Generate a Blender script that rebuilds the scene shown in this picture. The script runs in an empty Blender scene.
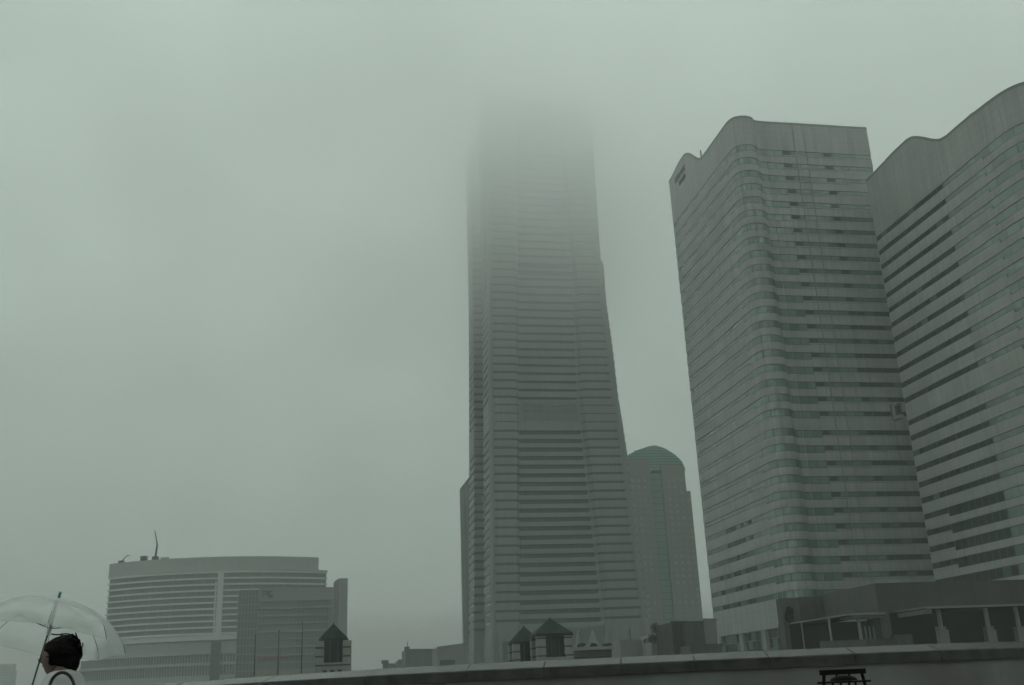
import bpy, bmesh, math, random
from mathutils import Vector, Matrix
random.seed(7)
R = math.radians
scene = bpy.context.scene
COL = scene.collection

# ------------------------------------------------------------------ camera
FPX, PITCH, ROLL, EYE = 1022.0, R(18.83), R(2.5), 1.3
r0 = Vector((1, 0, 0)); u0 = Vector((0, -math.sin(PITCH), math.cos(PITCH))); FW = Vector((0, math.cos(PITCH), math.sin(PITCH)))
CR = r0*math.cos(ROLL) - u0*math.sin(ROLL)
CU = r0*math.sin(ROLL) + u0*math.cos(ROLL)
E0 = Vector((0, 0, EYE))
cd = bpy.data.cameras.new("camera"); cam = bpy.data.objects.new("camera", cd); COL.objects.link(cam)
m = Matrix((CR, CU, -FW)).transposed().to_4x4(); m.translation = E0
cam.matrix_world = m
cd.sensor_width = 36; cd.lens = FPX/1024*36; cd.clip_start = .1; cd.clip_end = 9000
scene.camera = cam

def ray(x, y): return FW*FPX + CR*(x-512) + CU*(342.5-y)
def at(x, y, Y):
    d = ray(x, y); return E0 + d*(Y/d.y)
def atz(x, y, Z):
    d = ray(x, y); return E0 + d*((Z-EYE)/d.z)
def hit(x, y, n, P):
    d = ray(x, y); return E0 + d*((P-E0).dot(n)/d.dot(n))

# ------------------------------------------------------------------ scene helpers
def tag(o, label=None, cat=None, group=None, kind=None):
    if label: o['label'] = label
    if cat: o['category'] = cat
    if group: o['group'] = group
    if kind: o['kind'] = kind
    return o
def empty(name, loc=(0, 0, 0)):
    o = bpy.data.objects.new(name, None); COL.objects.link(o); o.location = loc; o.empty_display_size = .5
    return o
def childof(o, parent):
    if parent is not None:
        o.parent = parent
        wm = Matrix.Translation(parent.location) if parent.type == 'EMPTY' and parent.parent is None else parent.matrix_basis.copy()
        o.matrix_parent_inverse = wm.inverted()
def copy_tree(o, offset, parent=None):
    c = o.copy(); COL.objects.link(c)
    if parent is not None: c.parent = parent
    else: c.location = o.location + Vector(offset)
    for ch in [x for x in bpy.data.objects if x.parent == o]:
        copy_tree(ch, offset, c)
    return c

class MB:
    def __init__(s): s.v = []; s.f = []; s.m = []; s.uv = {}
    def quad(s, a, b, c, d, mi=0):
        i = len(s.v); s.v += [tuple(a), tuple(b), tuple(c), tuple(d)]; s.f.append((i, i+1, i+2, i+3)); s.m.append(mi)
    def poly(s, pts, mi=0):
        i = len(s.v); s.v += [tuple(p) for p in pts]; s.f.append(tuple(range(i, i+len(pts)))); s.m.append(mi)
    def hexa(s, p, mi=0):     # p: 4 bottom (ccw from above) + 4 top
        i = len(s.v); s.v += [tuple(q) for q in p]
        for f in ((3,2,1,0), (4,5,6,7), (0,1,5,4), (1,2,6,5), (2,3,7,6), (3,0,4,7)):
            s.f.append(tuple(i+k for k in f)); s.m.append(mi)
    def box(s, o, ax, ay, w, d, z0, z1, mi=0):   # o = corner (x,y), ax/ay unit dirs, spans [0,w]x[0,d]
        o = Vector((o[0], o[1], 0))
        b = [o, o+ax*w, o+ax*w+ay*d, o+ay*d]
        s.hexa([(q.x, q.y, z0) for q in b] + [(q.x, q.y, z1) for q in b], mi)
    def bar(s, a, b, w, mi=0, h=None):
        a = Vector(a); b = Vector(b); t = (b-a).normalized()
        u = t.cross(Vector((0, 0, 1)))
        if u.length < .01: u = t.cross(Vector((0, 1, 0)))
        u.normalize(); v = u.cross(t).normalized(); h = h or w
        q = [u*(-w/2)-v*(h/2), u*(w/2)-v*(h/2), u*(w/2)+v*(h/2), u*(-w/2)+v*(h/2)]
        s.hexa([a+k for k in q]+[b+k for k in q], mi)
    def tube(s, pts, rad, n=8, mi=0, cap=True):
        pts = [Vector(p) for p in pts]; base = len(s.v)
        rad = rad if isinstance(rad, (list, tuple)) else [rad]*len(pts)
        ref = None
        for k, p in enumerate(pts):
            t = (pts[min(k+1, len(pts)-1)]-pts[max(k-1, 0)]).normalized()
            if ref is None:
                ref = t.cross(Vector((0, 0, 1)))
                if ref.length < .05: ref = t.cross(Vector((0, 1, 0)))
            u = (ref - t*ref.dot(t)).normalized(); ref = u; v = t.cross(u)
            for j in range(n):
                an = 2*math.pi*j/n; s.v.append(tuple(p+(u*math.cos(an)+v*math.sin(an))*rad[k]))
        for k in range(len(pts)-1):
            for j in range(n):
                s.f.append((base+k*n+j, base+k*n+(j+1) % n, base+(k+1)*n+(j+1) % n, base+(k+1)*n+j)); s.m.append(mi)
        if cap:
            s.f.append(tuple(base+j for j in reversed(range(n)))); s.m.append(mi)
            s.f.append(tuple(base+(len(pts)-1)*n+j for j in range(n))); s.m.append(mi)
    def grid(s, rows, mi=0, closed=False, mfun=None):   # rows: list of equally long point lists
        base = len(s.v); n = len(rows[0])
        for r_ in rows: s.v += [tuple(p) for p in r_]
        for k in range(len(rows)-1):
            for j in range(n if closed else n-1):
                j2 = (j+1) % n
                s.f.append((base+k*n+j, base+k*n+j2, base+(k+1)*n+j2, base+(k+1)*n+j)); s.m.append(mfun(k, j) if mfun else mi)
    def build(s, name, mats, parent=None, smooth=False):
        me = bpy.data.meshes.new(name)
        me.from_pydata(s.v, [], s.f)
        if not isinstance(mats, (list, tuple)): mats = [mats]
        for q in mats: me.materials.append(q)
        me.polygons.foreach_set('material_index', s.m)
        if smooth: me.polygons.foreach_set('use_smooth', [True]*len(s.f))
        me.update()
        o = bpy.data.objects.new(name, me); COL.objects.link(o)
        childof(o, parent)
        return o

# ------------------------------------------------------------------ materials
def mat(name, col, rough=.7, spec=.5, metal=0., noise=None, streak=0., joints=None, bump=0.):
    """noise=(scale, amount): patchy tone; streak: vertical rain streaks; joints=(w,h,dark): panel joints from object coordinates."""
    M = bpy.data.materials.new(name); M.use_nodes = True; nt = M.node_tree; N = nt.nodes; Lk = nt.links
    b = N['Principled BSDF']
    b.inputs['Roughness'].default_value = rough; b.inputs['Specular IOR Level'].default_value = spec; b.inputs['Metallic'].default_value = metal
    b.inputs['Base Color'].default_value = (*col, 1)
    tc = N.new('ShaderNodeNewGeometry')
    cur = None
    def mulc(fac_socket, lo, hi):
        nonlocal cur
        mr = N.new('ShaderNodeMapRange'); Lk.new(fac_socket, mr.inputs[0]); mr.inputs['From Min'].default_value = .3; mr.inputs['From Max'].default_value = .7
        mr.inputs['To Min'].default_value = lo; mr.inputs['To Max'].default_value = hi
        mx = N.new('ShaderNodeVectorMath'); mx.operation = 'SCALE'
        if cur is None: mx.inputs[0].default_value = col
        else: Lk.new(cur, mx.inputs[0])
        Lk.new(mr.outputs[0], mx.inputs['Scale']); cur = mx.outputs[0]
    if noise:
        n = N.new('ShaderNodeTexNoise'); n.inputs['Scale'].default_value = noise[0]; n.inputs['Detail'].default_value = 5
        Lk.new(tc.outputs['Position'], n.inputs['Vector']); mulc(n.outputs[0], 1-noise[1], 1+noise[1])
        if bump:
            bp = N.new('ShaderNodeBump'); bp.inputs['Strength'].default_value = bump; bp.inputs['Distance'].default_value = .01
            n2 = N.new('ShaderNodeTexNoise'); n2.inputs['Scale'].default_value = noise[0]*14; Lk.new(tc.outputs['Position'], n2.inputs['Vector'])
            Lk.new(n2.outputs[0], bp.inputs['Height']); Lk.new(bp.outputs[0], b.inputs['Normal'])
    if streak:
        mp = N.new('ShaderNodeMapping'); mp.inputs['Scale'].default_value = (.9, .9, .045)
        n = N.new('ShaderNodeTexNoise'); n.inputs['Scale'].default_value = 1.; n.inputs['Detail'].default_value = 4
        Lk.new(tc.outputs['Position'], mp.inputs[0]); Lk.new(mp.outputs[0], n.inputs['Vector']); mulc(n.outputs[0], 1-streak, 1+streak*.4)
    if joints:
        w, hh, dk, lw = joints
        uvn = N.new('ShaderNodeUVMap'); sx = N.new('ShaderNodeSeparateXYZ'); Lk.new(uvn.outputs[0], sx.inputs[0])
        prod = None
        for sock, per in ((sx.outputs[0], w), (sx.outputs[1], hh)):
            if not per: continue
            d = N.new('ShaderNodeMath'); d.operation = 'PINGPONG'; d.inputs[1].default_value = per/2; Lk.new(sock, d.inputs[0])
            g = N.new('ShaderNodeMath'); g.operation = 'GREATER_THAN'; g.inputs[1].default_value = lw/2; Lk.new(d.outputs[0], g.inputs[0])
            mr = N.new('ShaderNodeMath'); mr.operation = 'MULTIPLY_ADD'; Lk.new(g.outputs[0], mr.inputs[0]); mr.inputs[1].default_value = 1-dk; mr.inputs[2].default_value = dk
            if prod is None: prod = mr.outputs[0]
            else:
                q = N.new('ShaderNodeMath'); q.operation = 'MINIMUM'; Lk.new(prod, q.inputs[0]); Lk.new(mr.outputs[0], q.inputs[1]); prod = q.outputs[0]
        mx = N.new('ShaderNodeVectorMath'); mx.operation = 'SCALE'
        if cur is None: mx.inputs[0].default_value = col
        else: Lk.new(cur, mx.inputs[0])
        Lk.new(prod, mx.inputs['Scale']); cur = mx.outputs[0]
    if cur is not None: Lk.new(cur, b.inputs['Base Color'])
    return M

M = {}
M['panel'] = mat('tower_wall_panels', (.37, .374, .364), .6, .4, noise=(.09, .09), streak=.2, joints=(2.9, 2.26, .78, .14))
M['panel_b'] = mat('tower_wall_panels_warm', (.36, .36, .35), .6, .4, noise=(.09, .09), streak=.16, joints=(2.9, 2.26, .80, .14))
M['granite'] = mat('granite_cladding', (.215, .219, .211), .65, .4, noise=(.06, .06), streak=.10)
M['granite_dk'] = mat('granite_cladding_grey', (.21, .213, .205), .65, .4, noise=(.06, .06), streak=.10)
M['domeglass'] = mat('dome_glass', (.10, .32, .25), .25, .6)
M['recess'] = mat('window_reveal', (.09, .095, .09), .7)
M['mullion'] = mat('mullion_metal', (.035, .045, .04), .5, .4)
M['glass1'] = mat('green_glass_clear', (.07, .135, .105), .12, .7)
M['glass2'] = mat('green_glass_blind', (.13, .215, .175), .18, .7)
M['glass3'] = mat('green_glass_mid', (.095, .17, .135), .15, .7)
M['glassd'] = mat('dark_glass', (.016, .024, .021), .18, .35)
M['glasslm'] = mat('tower_strip_glass', (.07, .09, .08), .2, .5)
M['glasslm2'] = mat('tower_strip_glass_pale', (.08, .105, .092), .2, .5)
for g_ in ('glass1', 'glass2', 'glass3'):
    M[g_].node_tree.nodes['Principled BSDF'].inputs['IOR'].default_value = 1.85
M['teal'] = mat('teal_curtain_wall', (.085, .175, .148), .2, .7, noise=(.02, .1))  # desaturated: distance haze put into the glass colour
M['brownstone'] = mat('brown_grey_masonry', (.19, .187, .172), .75, .3, noise=(.03, .06), streak=.06)
M['paleplate'] = mat('pale_window_plate', (.235, .25, .23), .4)
M['hotelwhite'] = mat('pale_render', (.60, .62, .595), .6, .3, noise=(.02, .04), streak=.05)
M['hotelgrey'] = mat('grey_screen', (.37, .39, .375), .6, .3, noise=(.02, .04), streak=.05)
M['hotelglass'] = mat('haze_toned_glass', (.155, .18, .166), .3, .5)  # lightened: the haze of distance is put into the pane colour
M['hotelglass2'] = mat('haze_toned_glass_pale', (.195, .22, .205), .3, .5)  # paler panes, with the same haze in their colour
M['officewall'] = mat('taupe_cladding', (.28, .277, .262), .65, .3, noise=(.03, .05), streak=.06)
M['podium'] = mat('podium_stone', (.045, .042, .041), .6, .4, noise=(.35, .2), streak=.25, bump=.2)
M['podium2'] = mat('podium_stone_pale', (.078, .076, .073), .6, .4, noise=(.35, .18), streak=.25, bump=.2)
M['palestone'] = mat('pale_stone', (.27, .265, .25), .6, .4, noise=(.4, .08), streak=.10)
M['canopy'] = mat('canopy_edge_metal', (.17, .172, .168), .4, .5)
M['soffit'] = mat('arcade_shade', (.008, .009, .0085), .8, .1)  # near-black: shade under the canopies put into the colour
M['rooftile'] = mat('slate_green_roof', (.018, .028, .026), .75, .15, noise=(1.2, .15))
M['stripe'] = mat('dark_stone_band', (.05, .052, .05), .6)
M['redsign'] = mat('faded_red_sign', (.26, .13, .13), .6)
M['dark'] = mat('dark_painted_metal', (.02, .021, .021), .6, .3, .2, noise=(9., .2))
M['black'] = mat('black_iron', (.007, .007, .007), .7, .12)
M['letter'] = mat('sign_lettering', (.035, .038, .036), .5)
M['coptop'] = mat('coping_granite', (.036, .034, .033), .17, .6, noise=(3., .4), bump=.35)
M['wallbody'] = mat('rendered_wall', (.18, .178, .175), .7, .4, noise=(1.1, .14), streak=.22, bump=.15)
M['asphalt'] = mat('asphalt', (.05, .05, .05), .45, .5, noise=(4., .2), bump=.3)
M['paving'] = mat('paving', (.16, .155, .148), .5, .5, noise=(2.5, .15), bump=.2)
M['ground'] = mat('city_ground', (.06, .062, .058), .8, .2, noise=(.02, .25))
M['leaf'] = mat('leaf', (.022, .035, .020), .6, .3, noise=(2., .3))
M['bark'] = mat('bark', (.05, .042, .035), .8)
M['skin'] = mat('skin', (.19, .125, .105), .5, .4)  # darkened: shade on the face is put into the colour
M['hair'] = mat('hair', (.006, .005, .005), .75, .12)
M['cloth_white'] = mat('white_cotton', (.55, .54, .53), .85, .2)
M['cloth_grey'] = mat('grey_cotton', (.16, .16, .165), .85, .2)
M['strap'] = mat('black_strap', (.012, .012, .013), .6)
M['eye'] = mat('eye_dark', (.01, .01, .01), .2)
M['lip'] = mat('lips', (.30, .13, .12), .5)
M['steelgrey'] = mat('umbrella_steel', (.07, .085, .08), .35, .5, .5)
M['tealplastic'] = mat('teal_plastic', (.03, .17, .165), .35, .5)
M['lampglass'] = mat('frosted_lamp_glass', (.42, .45, .43), .3, .5)

def clear_plastic():
    K = bpy.data.materials.new('clear_vinyl'); K.use_nodes = True; nt = K.node_tree; nt.nodes.clear()
    o = nt.nodes.new('ShaderNodeOutputMaterial'); t = nt.nodes.new('ShaderNodeBsdfTransparent'); t.inputs[0].default_value = (.97, .985, .98, 1)
    d = nt.nodes.new('ShaderNodeBsdfTranslucent'); d.inputs[0].default_value = (.88, .92, .90, 1)
    d2 = nt.nodes.new('ShaderNodeBsdfDiffuse'); d2.inputs[0].default_value = (.88, .92, .90, 1)
    g = nt.nodes.new('ShaderNodeBsdfGlossy'); g.inputs['Roughness'].default_value = .4
    fr = nt.nodes.new('ShaderNodeFresnel'); fr.inputs[0].default_value = 1.4
    n = nt.nodes.new('ShaderNodeTexNoise'); n.inputs['Scale'].default_value = 5; n.inputs['Detail'].default_value = 2
    mr = nt.nodes.new('ShaderNodeMapRange'); mr.inputs['To Min'].default_value = .45; mr.inputs['To Max'].default_value = .55
    nt.links.new(n.outputs[0], mr.inputs[0])
    a = nt.nodes.new('ShaderNodeMixShader'); a.inputs[0].default_value = .6; nt.links.new(d2.outputs[0], a.inputs[1]); nt.links.new(d.outputs[0], a.inputs[2])
    b = nt.nodes.new('ShaderNodeMixShader'); nt.links.new(mr.outputs[0], b.inputs[0]); nt.links.new(t.outputs[0], b.inputs[1]); nt.links.new(a.outputs[0], b.inputs[2])
    c = nt.nodes.new('ShaderNodeMixShader'); fm = nt.nodes.new('ShaderNodeMath'); fm.operation = 'MULTIPLY'; fm.inputs[1].default_value = .10; nt.links.new(fr.outputs[0], fm.inputs[0]); nt.links.new(fm.outputs[0], c.inputs[0]); nt.links.new(b.outputs[0], c.inputs[1]); nt.links.new(g.outputs[0], c.inputs[2])
    nt.links.new(c.outputs[0], o.inputs[0]); return K
M['vinyl'] = clear_plastic()

# ------------------------------------------------------------------ city frame
TH = R(-11.28)
N1 = Vector((math.sin(TH), math.cos(TH), 0)); N2 = Vector((math.cos(TH), -math.sin(TH), 0))   # N1 runs away from us, N2 to the right
Z = Vector((0, 0, 1))

def footprint_cols(pts, closed=True, step=2.9, breaks=()):
    """resample a closed outline (list of 2D Vectors, clockwise as seen going far-left -> near -> right) every step metres.
    returns list of (p, n, s)"""
    out = []; s = 0; n = len(pts)
    for i in range(n if closed else n-1):
        a = pts[i]; b = pts[(i+1) % n]; L = (b-a).length
        k = max(1, round(L/step))
        for j in range(k):
            out.append((a.lerp(b, j/k), s+L*j/k, j == 0))
        s += L
    if not closed: out.append((pts[-1].copy(), s, True))
    res = []
    m_ = len(out)
    for i, (p, s_, corner) in enumerate(out):
        pa = out[(i-1) % m_][0] if closed or i > 0 else None
        pb = out[(i+1) % m_][0] if closed or i < m_-1 else None
        t1 = (p-pa).normalized() if pa is not None else (pb-p).normalized()
        t2 = (pb-p).normalized() if pb is not None else t1
        n1 = Vector((-t1.y, t1.x)); n2 = Vector((-t2.y, t2.x))
        nn = (n1+n2); 
        nn = nn/ max(.3, (1+n1.dot(n2)))   # mitre
        res.append((p, nn, s_))
    return res

def smooth_curve(pts, it=2):
    for _ in range(it):
        q = [pts[0]]
        for a, b in zip(pts, pts[1:]):
            q += [a.lerp(b, .25), a.lerp(b, .75)]
        q.append(pts[-1]); pts = q
    return pts

def set_uv(o, uvs):
    """uvs: per-vertex (u, v)"""
    me = o.data; lay = me.uv_layers.new(name='UVMap')
    for lp in me.loops: lay.data[lp.index].uv = uvs[lp.vertex_index]

def facade(name, cols, rows, pos, mats, parent, roof_z=None, closed=True):
    """cols: column records; rows: list of row keys; pos(c, row) -> (inset, z).  One connected skin; capped by a roof deck."""
    mb = MB(); grid = []; uvs = []
    for r_ in rows:
        line = []
        for c in cols:
            ins, z = pos(c, r_)
            p = c['p'](z) if callable(c['p']) else c['p']
            line.append((p.x - c['n'].x*ins, p.y - c['n'].y*ins, z)); uvs.append((c['s'], z))
        grid.append(line)
    mb.grid(grid, closed=closed)
    if closed:
        i0 = len(mb.v)-len(cols)
        mb.f.append(tuple(range(i0, len(mb.v)))); mb.m.append(0)
    o = mb.build(name, mats, parent)
    set_uv(o, uvs)
    return o

def band(cols, zt, zb, inset, glassfun, parent, mw=.14, closed=True, name='window_band', mats=None, space=0., frame=.13):
    """one storey's ribbon of panes: glazing cells with a mullion strip between"""
    mb = MB(); n = len(cols); acc = 99.; last = None
    for i in range(n if closed else n-1):
        a = cols[i]; b = cols[(i+1) % n]
        t0 = zt(a) if callable(zt) else zt; b0 = zb(a) if callable(zb) else zb
        def pt(c, f_, z):
            pa = a['p'](z) if callable(a['p']) else a['p']; pb = b['p'](z) if callable(b['p']) else b['p']
            ia = inset(a) if callable(inset) else inset; ib = inset(b) if callable(inset) else inset
            qa = Vector((pa.x-a['n'].x*ia, pa.y-a['n'].y*ia)); qb = Vector((pb.x-b['n'].x*ia, pb.y-b['n'].y*ia))
            L = (qb-qa).length
            q = qa.lerp(qb, f_); return (q.x, q.y, z), L
        L = pt(a, 0, t0)[1]
        if a.get('blank'):      # the ribbon runs on behind a solid pier
            mb.quad(pt(a, 0, b0)[0], pt(a, 1, b0)[0], pt(a, 1, t0)[0], pt(a, 0, t0)[0], 0); continue
        if L < .3: continue
        f1 = mw/L if mw else 0
        acc += L
        if mw and acc < space: f1 = 0
        else: acc = 0.
        if f1: mb.quad(pt(a, 0, b0)[0], pt(a, f1, b0)[0], pt(a, f1, t0)[0], pt(a, 0, t0)[0], 0)
        zm = b0 + frame
        if mw:
            mb.quad(pt(a, f1, b0)[0], pt(a, 1, b0)[0], pt(a, 1, zm)[0], pt(a, f1, zm)[0], 0)
        else: zm = b0
        zq = t0-frame if mw else t0
        if mw: mb.quad(pt(a, f1, zq)[0], pt(a, 1, zq)[0], pt(a, 1, t0)[0], pt(a, f1, t0)[0], 0)
        mb.quad(pt(a, f1, zm)[0], pt(a, 1, zm)[0], pt(a, 1, zq)[0], pt(a, f1, zq)[0], last if (space and not f1 and last is not None) else glassfun(a, i)); last = mb.m[-1]
    return mb.build(name, mats or [M['mullion'], M['glass1'], M['glass2'], M['glass3'], M['glassd']], parent)

rnd = random.Random(11)
def V2(a, b, C): return Vector((C.x, C.y)) + Vector((N1.x, N1.y))*a + Vector((N2.x, N2.y))*b
def loc2(p, C):
    d = Vector((p.x-C.x, p.y-C.y)); return d.dot(Vector((N1.x, N1.y))), d.dot(Vector((N2.x, N2.y)))

# ================================================================== TOWER A (nearer edge rounded, wave roof)
CA = atz(745, 114, 172.)
TA = empty('office_tower', (CA.x, CA.y, 0))
tag(TA, 'pale banded high-rise with rounded corner, wave-shaped parapet and small sign near its top', 'skyscraper', 'twin banded office towers')
curveA = smooth_curve([V2(*q, CA) for q in [(6.5, -4.6), (3.2, -4.6), (.4, -3.2), (-.25, 0), (.5, 2.6), (2.2, 3.6), (2.4, 6.5)]], 2)
outA = [V2(59.2, -4.6, CA)] + curveA + [V2(2.1, 43, CA), V2(59.2, 43, CA)]
colsA = []
for p, nn, s in footprint_cols(outA):
    a, b = loc2(p, CA)
    colsA.append(dict(p=p, n=-nn, s=s, a=a, b=b))
# normals outward check
cx = sum(c['p'].x for c in colsA)/len(colsA); cy = sum(c['p'].y for c in colsA)/len(colsA)
def fix_normals(cols):
    cx = sum((c['p'](0) if callable(c['p']) else c['p']).x for c in cols)/len(cols); cy = sum((c['p'](0) if callable(c['p']) else c['p']).y for c in cols)/len(cols)
    votes = 0
    for c in cols:
        p = c['p'](0) if callable(c['p']) else c['p']
        votes += 1 if c['n'].x*(p.x-cx)+c['n'].y*(p.y-cy) > 0 else -1
    if votes < 0:
        for c in cols: c['n'] = -c['n']
fix_normals(colsA)
def sstep(x, a, b):
    t = max(0, min(1, (x-a)/(b-a))); return t*t*(3-2*t)
def zoneA(c):
    a, b = c['a'], c['b']
    if b < -4.4: return 'tall' if a < 9.5 else 'left'
    if a < 8 and b < 9.9: return 'tall'
    if b > 42.9 or a > 59: return 'left'
    if b < 13.5: return 'dark1'
    if b < 24.2: return 'mid'
    if b < 27.6: return 'dark1'
    return 'right'
for c in colsA: c['zone'] = zoneA(c)
stripsA = [161.0-4.53*k for k in range(19)]            # down to 79.5
stripsA += [75.0] + [69.3-4.5*k for k in range(11)]    # a taller plant storey below 75
def split_steps(cols, key):
    out = []
    for i, c in enumerate(cols):
        pr = cols[i-1]
        if i and key(pr) != key(c):
            d = dict(pr); d['p'] = c['p'].lerp(pr['p'], .012); d['n'] = c['n']; d['s'] = c['s']-.03; out.append(d)
        out.append(c)
    return out
H1 = 1.55
def sillA(c): return .75 if c['zone'] == 'tall' else 0.
colsA = split_steps(colsA, lambda c: (sillA(c), c['zone'] in ('mid', 'dark1')))
rowsA = [('p', 0.), ('p', 15.0), ('o', 15.05)]
for z in reversed(stripsA):
    rowsA += [('g1', z-H1-.75), ('g2', z-H1-.7), ('g3', z-H1-.45), ('g4', z-H1-.4), ('s', z-H1), ('si', z-H1+.01), ('ti', z-.01), ('t', z)]
rowsA += [('top', 172.), ('topin', 172.), ('deck', 168.)]
def posA(c, r_):
    k, z = r_
    if k == 'p': return 1.2, z
    if k in ('s', 'si'): z -= sillA(c)
    if k[0] == 'g':
        g = c['zone'] in ('mid', 'dark1') or (c['zone'] == 'right' and c['b'] < 34)
        if not g and sillA(c): z -= .75
        return (.14 if g and k in ('g2', 'g3') else 0.), z
    if k in ('si', 'ti'): return .22, z
    if k in ('top', 'topin'):
        z = 171.2 + 9.6*sstep(c['a'], 26.5, 42.5) - 1.8*sstep(c['a'], 46, 59)
        return (.6 if k == 'topin' else 0.), z
    if k == 'deck': return .6, z
    return 0., z
facade('wall', colsA, rowsA, posA, [M['panel']], TA)
def glassA(z):
    low = z < 110
    def f(c, i):
        h = rnd.random(); zn = c['zone']
        if zn == 'dark1': return 4
        if zn == 'right':
            if low: return 4 if h < .72 else 1
            return 3 if h < .55 else (1 if h < .85 else 2)
        if zn == 'tall': return 2 if h < .42 else (3 if h < .8 else 1)
        if zn == 'mid': return 3 if h < .5 else (2 if h < .75 else 1)
        if z < 50 and 22 < c['a'] < 52: return 4 if h < .6 else 1
        return 3 if h < .5 else (1 if h < .72 else 2)
    return f
for z in stripsA:
    band(colsA, z-.01, (lambda c, z=z: z-H1+.01-sillA(c)), .10, glassA(z), TA, mw=.3, space=2.6, frame=.2)
# open ground storey: glazing behind columns
gc = [c for c in colsA if c['b'] < -4.0 or c['a'] < 4]
gc = [c for c in colsA]
for k in range(6):
    band(gc, 14.95-k*2.48, 14.95-(k+1)*2.48+.03, 1.05, lambda c, i: rnd.choice((1, 4, 4, 4, 3)), TA, mw=.3, name='ground_glazing')
def box_cf(name, C, a0, a1, b0, b1, z0, z1, mm, parent=None):
    mb = MB(); o = V2(a0, b0, C)
    mb.box(o, N2, N1, b1-b0, a1-a0, z0, z1); return mb.build(name, mm, parent)
for a in (6.0, 22.0, 38.5, 55.5):
    box_cf('column', CA, a-1.4, a+1.4, -4.5, -2.9, 0, 15.03, M['palestone'], TA)
for b in (12., 24., 36.):
    box_cf('column', CA, 2.5, 4.0, b-1.3, b+1.3, 0, 15.03, M['palestone'], TA)
# dark metal coping along the wave of the parapet
def parapet_coping(cols, pos, parent):
    mb = MB(); rows = []
    for dz, di in ((-.75, -.06), (.12, -.06), (.12, .7), (-.2, .7)):
        ln = []
        for c in cols:
            z = pos(c, ('top', 0.))[1] if len(cols) else 0
            p = c['p']; ln.append((p.x-c['n'].x*di, p.y-c['n'].y*di, z+dz))
        rows.append(ln)
    mb.grid(rows, closed=True); mb.build('parapet_coping', M['granite_dk'], parent)
parapet_coping(colsA, posA, TA)
for b in (16.6, 20.3):
    mb = MB(); q = V2(2.06-.0, b, CA); mb.box((q.x, q.y), N2, -N1, .16, .12, 15.2, 171.0); mb.build('cleaning_rail', M['granite'], TA)
# lightning rod at the dip of the parapet and roof-edge kit
def rodA():
    mb = MB(); P = Vector((*V2(29.5, -3.6, CA), 168)); mb.tube([P, P+Z*7.3], [.3, .22], 6)
    mb.build('lightning_rod', M['dark'], TA)
rodA()
def lettering(name, pts_line, height, n, parent, seed, mm, gap=.25):
    """raised strokes for a sign too far off to read: n glyphs along a wall line"""
    rr = random.Random(seed); mb = MB(); a, b = pts_line; L = (b-a).length; t = (b-a)/L; nrm = t.cross(Z).normalized()
    w = L/n
    for i in range(n):
        o = a + t*(w*i); ww = w*(1-gap); sw = w*.2
        kind = rr.randrange(4)
        strokes = [((0, 0), (0, 1))]
        if kind != 1: strokes.append(((ww, 0), (ww, 1)))
        if kind in (0, 2): strokes.append(((0, .5), (ww, .5)))
        if kind in (1, 2, 3): strokes.append(((0, 1), (ww, 1)))
        if kind in (1, 3): strokes.append(((0, 0), (ww, 0)))
        for (x0, z0), (x1, z1) in strokes:
            mb.bar(o+t*x0+Z*(z0*height), o+t*x1+Z*(z1*height), sw, 0)
    return mb.build(name, mm, parent)
PA = Vector((*V2(0, -4.6, CA), 0)) - N2*.12
s0 = hit(675.5, 184.5, N2, PA); s1 = hit(685.5, 169.2, N2, PA); s1.z = s0.z
lettering('sign', (s0+Z*.6, s1+Z*.6), 1.7, 9, TA, 3, M['letter'])
s0 = hit(679.5, 186, N2, PA); s1 = hit(685.5, 176.5, N2, PA); s1.z = s0.z
lettering('sign', (s0+Z*.2, s1+Z*.2), 1.5, 6, TA, 5, M['letter'])

# ================================================================== TOWER B (cut by the picture's edge)
CB = atz(940, 138, 138.)
TB = empty('office_tower', (CB.x, CB.y, 0))
tag(TB, 'nearer wave-topped banded high-rise with a cleaning cradle hanging at its far corner', 'skyscraper', 'twin banded office towers')
crvB = smooth_curve([V2(*q, CB) for q in [(-20, 0), (-25.5, .3), (-29.5, 2.2), (-31.5, 5.5), (-31.5, 9), (-30, 12), (-29.6, 15)]], 2)
outB = [V2(37.5, 0, CB)] + crvB + [V2(-29.6, 48, CB), V2(37.5, 48, CB)]
colsB = []
for p, nn, s in footprint_cols(outB):
    a, b = loc2(p, CB); colsB.append(dict(p=p, n=-nn, s=s, a=a, b=b))
fix_normals(colsB)
stripsB = [125.9-4.58*k for k in range(12)] + [69.0-4.41*k for k in range(12)]
HB = 1.6
def sillB(c, z):
    s = 0.
    if c['b'] < 14 and c['a'] < -14: s = .9
    if z < 44 and -4 < c['a'] < 27.5 and c['b'] < 1: s = 1.0
    return s
colsB = split_steps(colsB, lambda c: (sillB(c, 100), sillB(c, 30)))
rowsB = [('p', 0.), ('p', 15.0), ('o', 15.05)]
for z in reversed(stripsB):
    rowsB += [('s', z-HB, z), ('si', z-HB+.01, z), ('ti', z-.01, z), ('t', z, z)]
rowsB += [('top', 138., 0), ('topin', 138., 0), ('deck', 133., 0)]
def posB(c, r_):
    k, z = r_[0], r_[1]
    if k == 'p': return 1.2, z
    if k in ('s', 'si'): z -= sillB(c, r_[2])
    if k in ('si', 'ti'): return .22, z
    if k in ('top', 'topin'):
        z = 136.2 + 1.0*sstep(c['a'], -28, -6) + 8.7*sstep(c['a'], -2.5, 14.5) - .8*sstep(c['a'], 20, 38)
        return (.6 if k == 'topin' else 0.), z
    if k == 'deck': return .6, z
    return 0., z
facade('wall', colsB, rowsB, posB, [M['panel_b']], TB)
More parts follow.
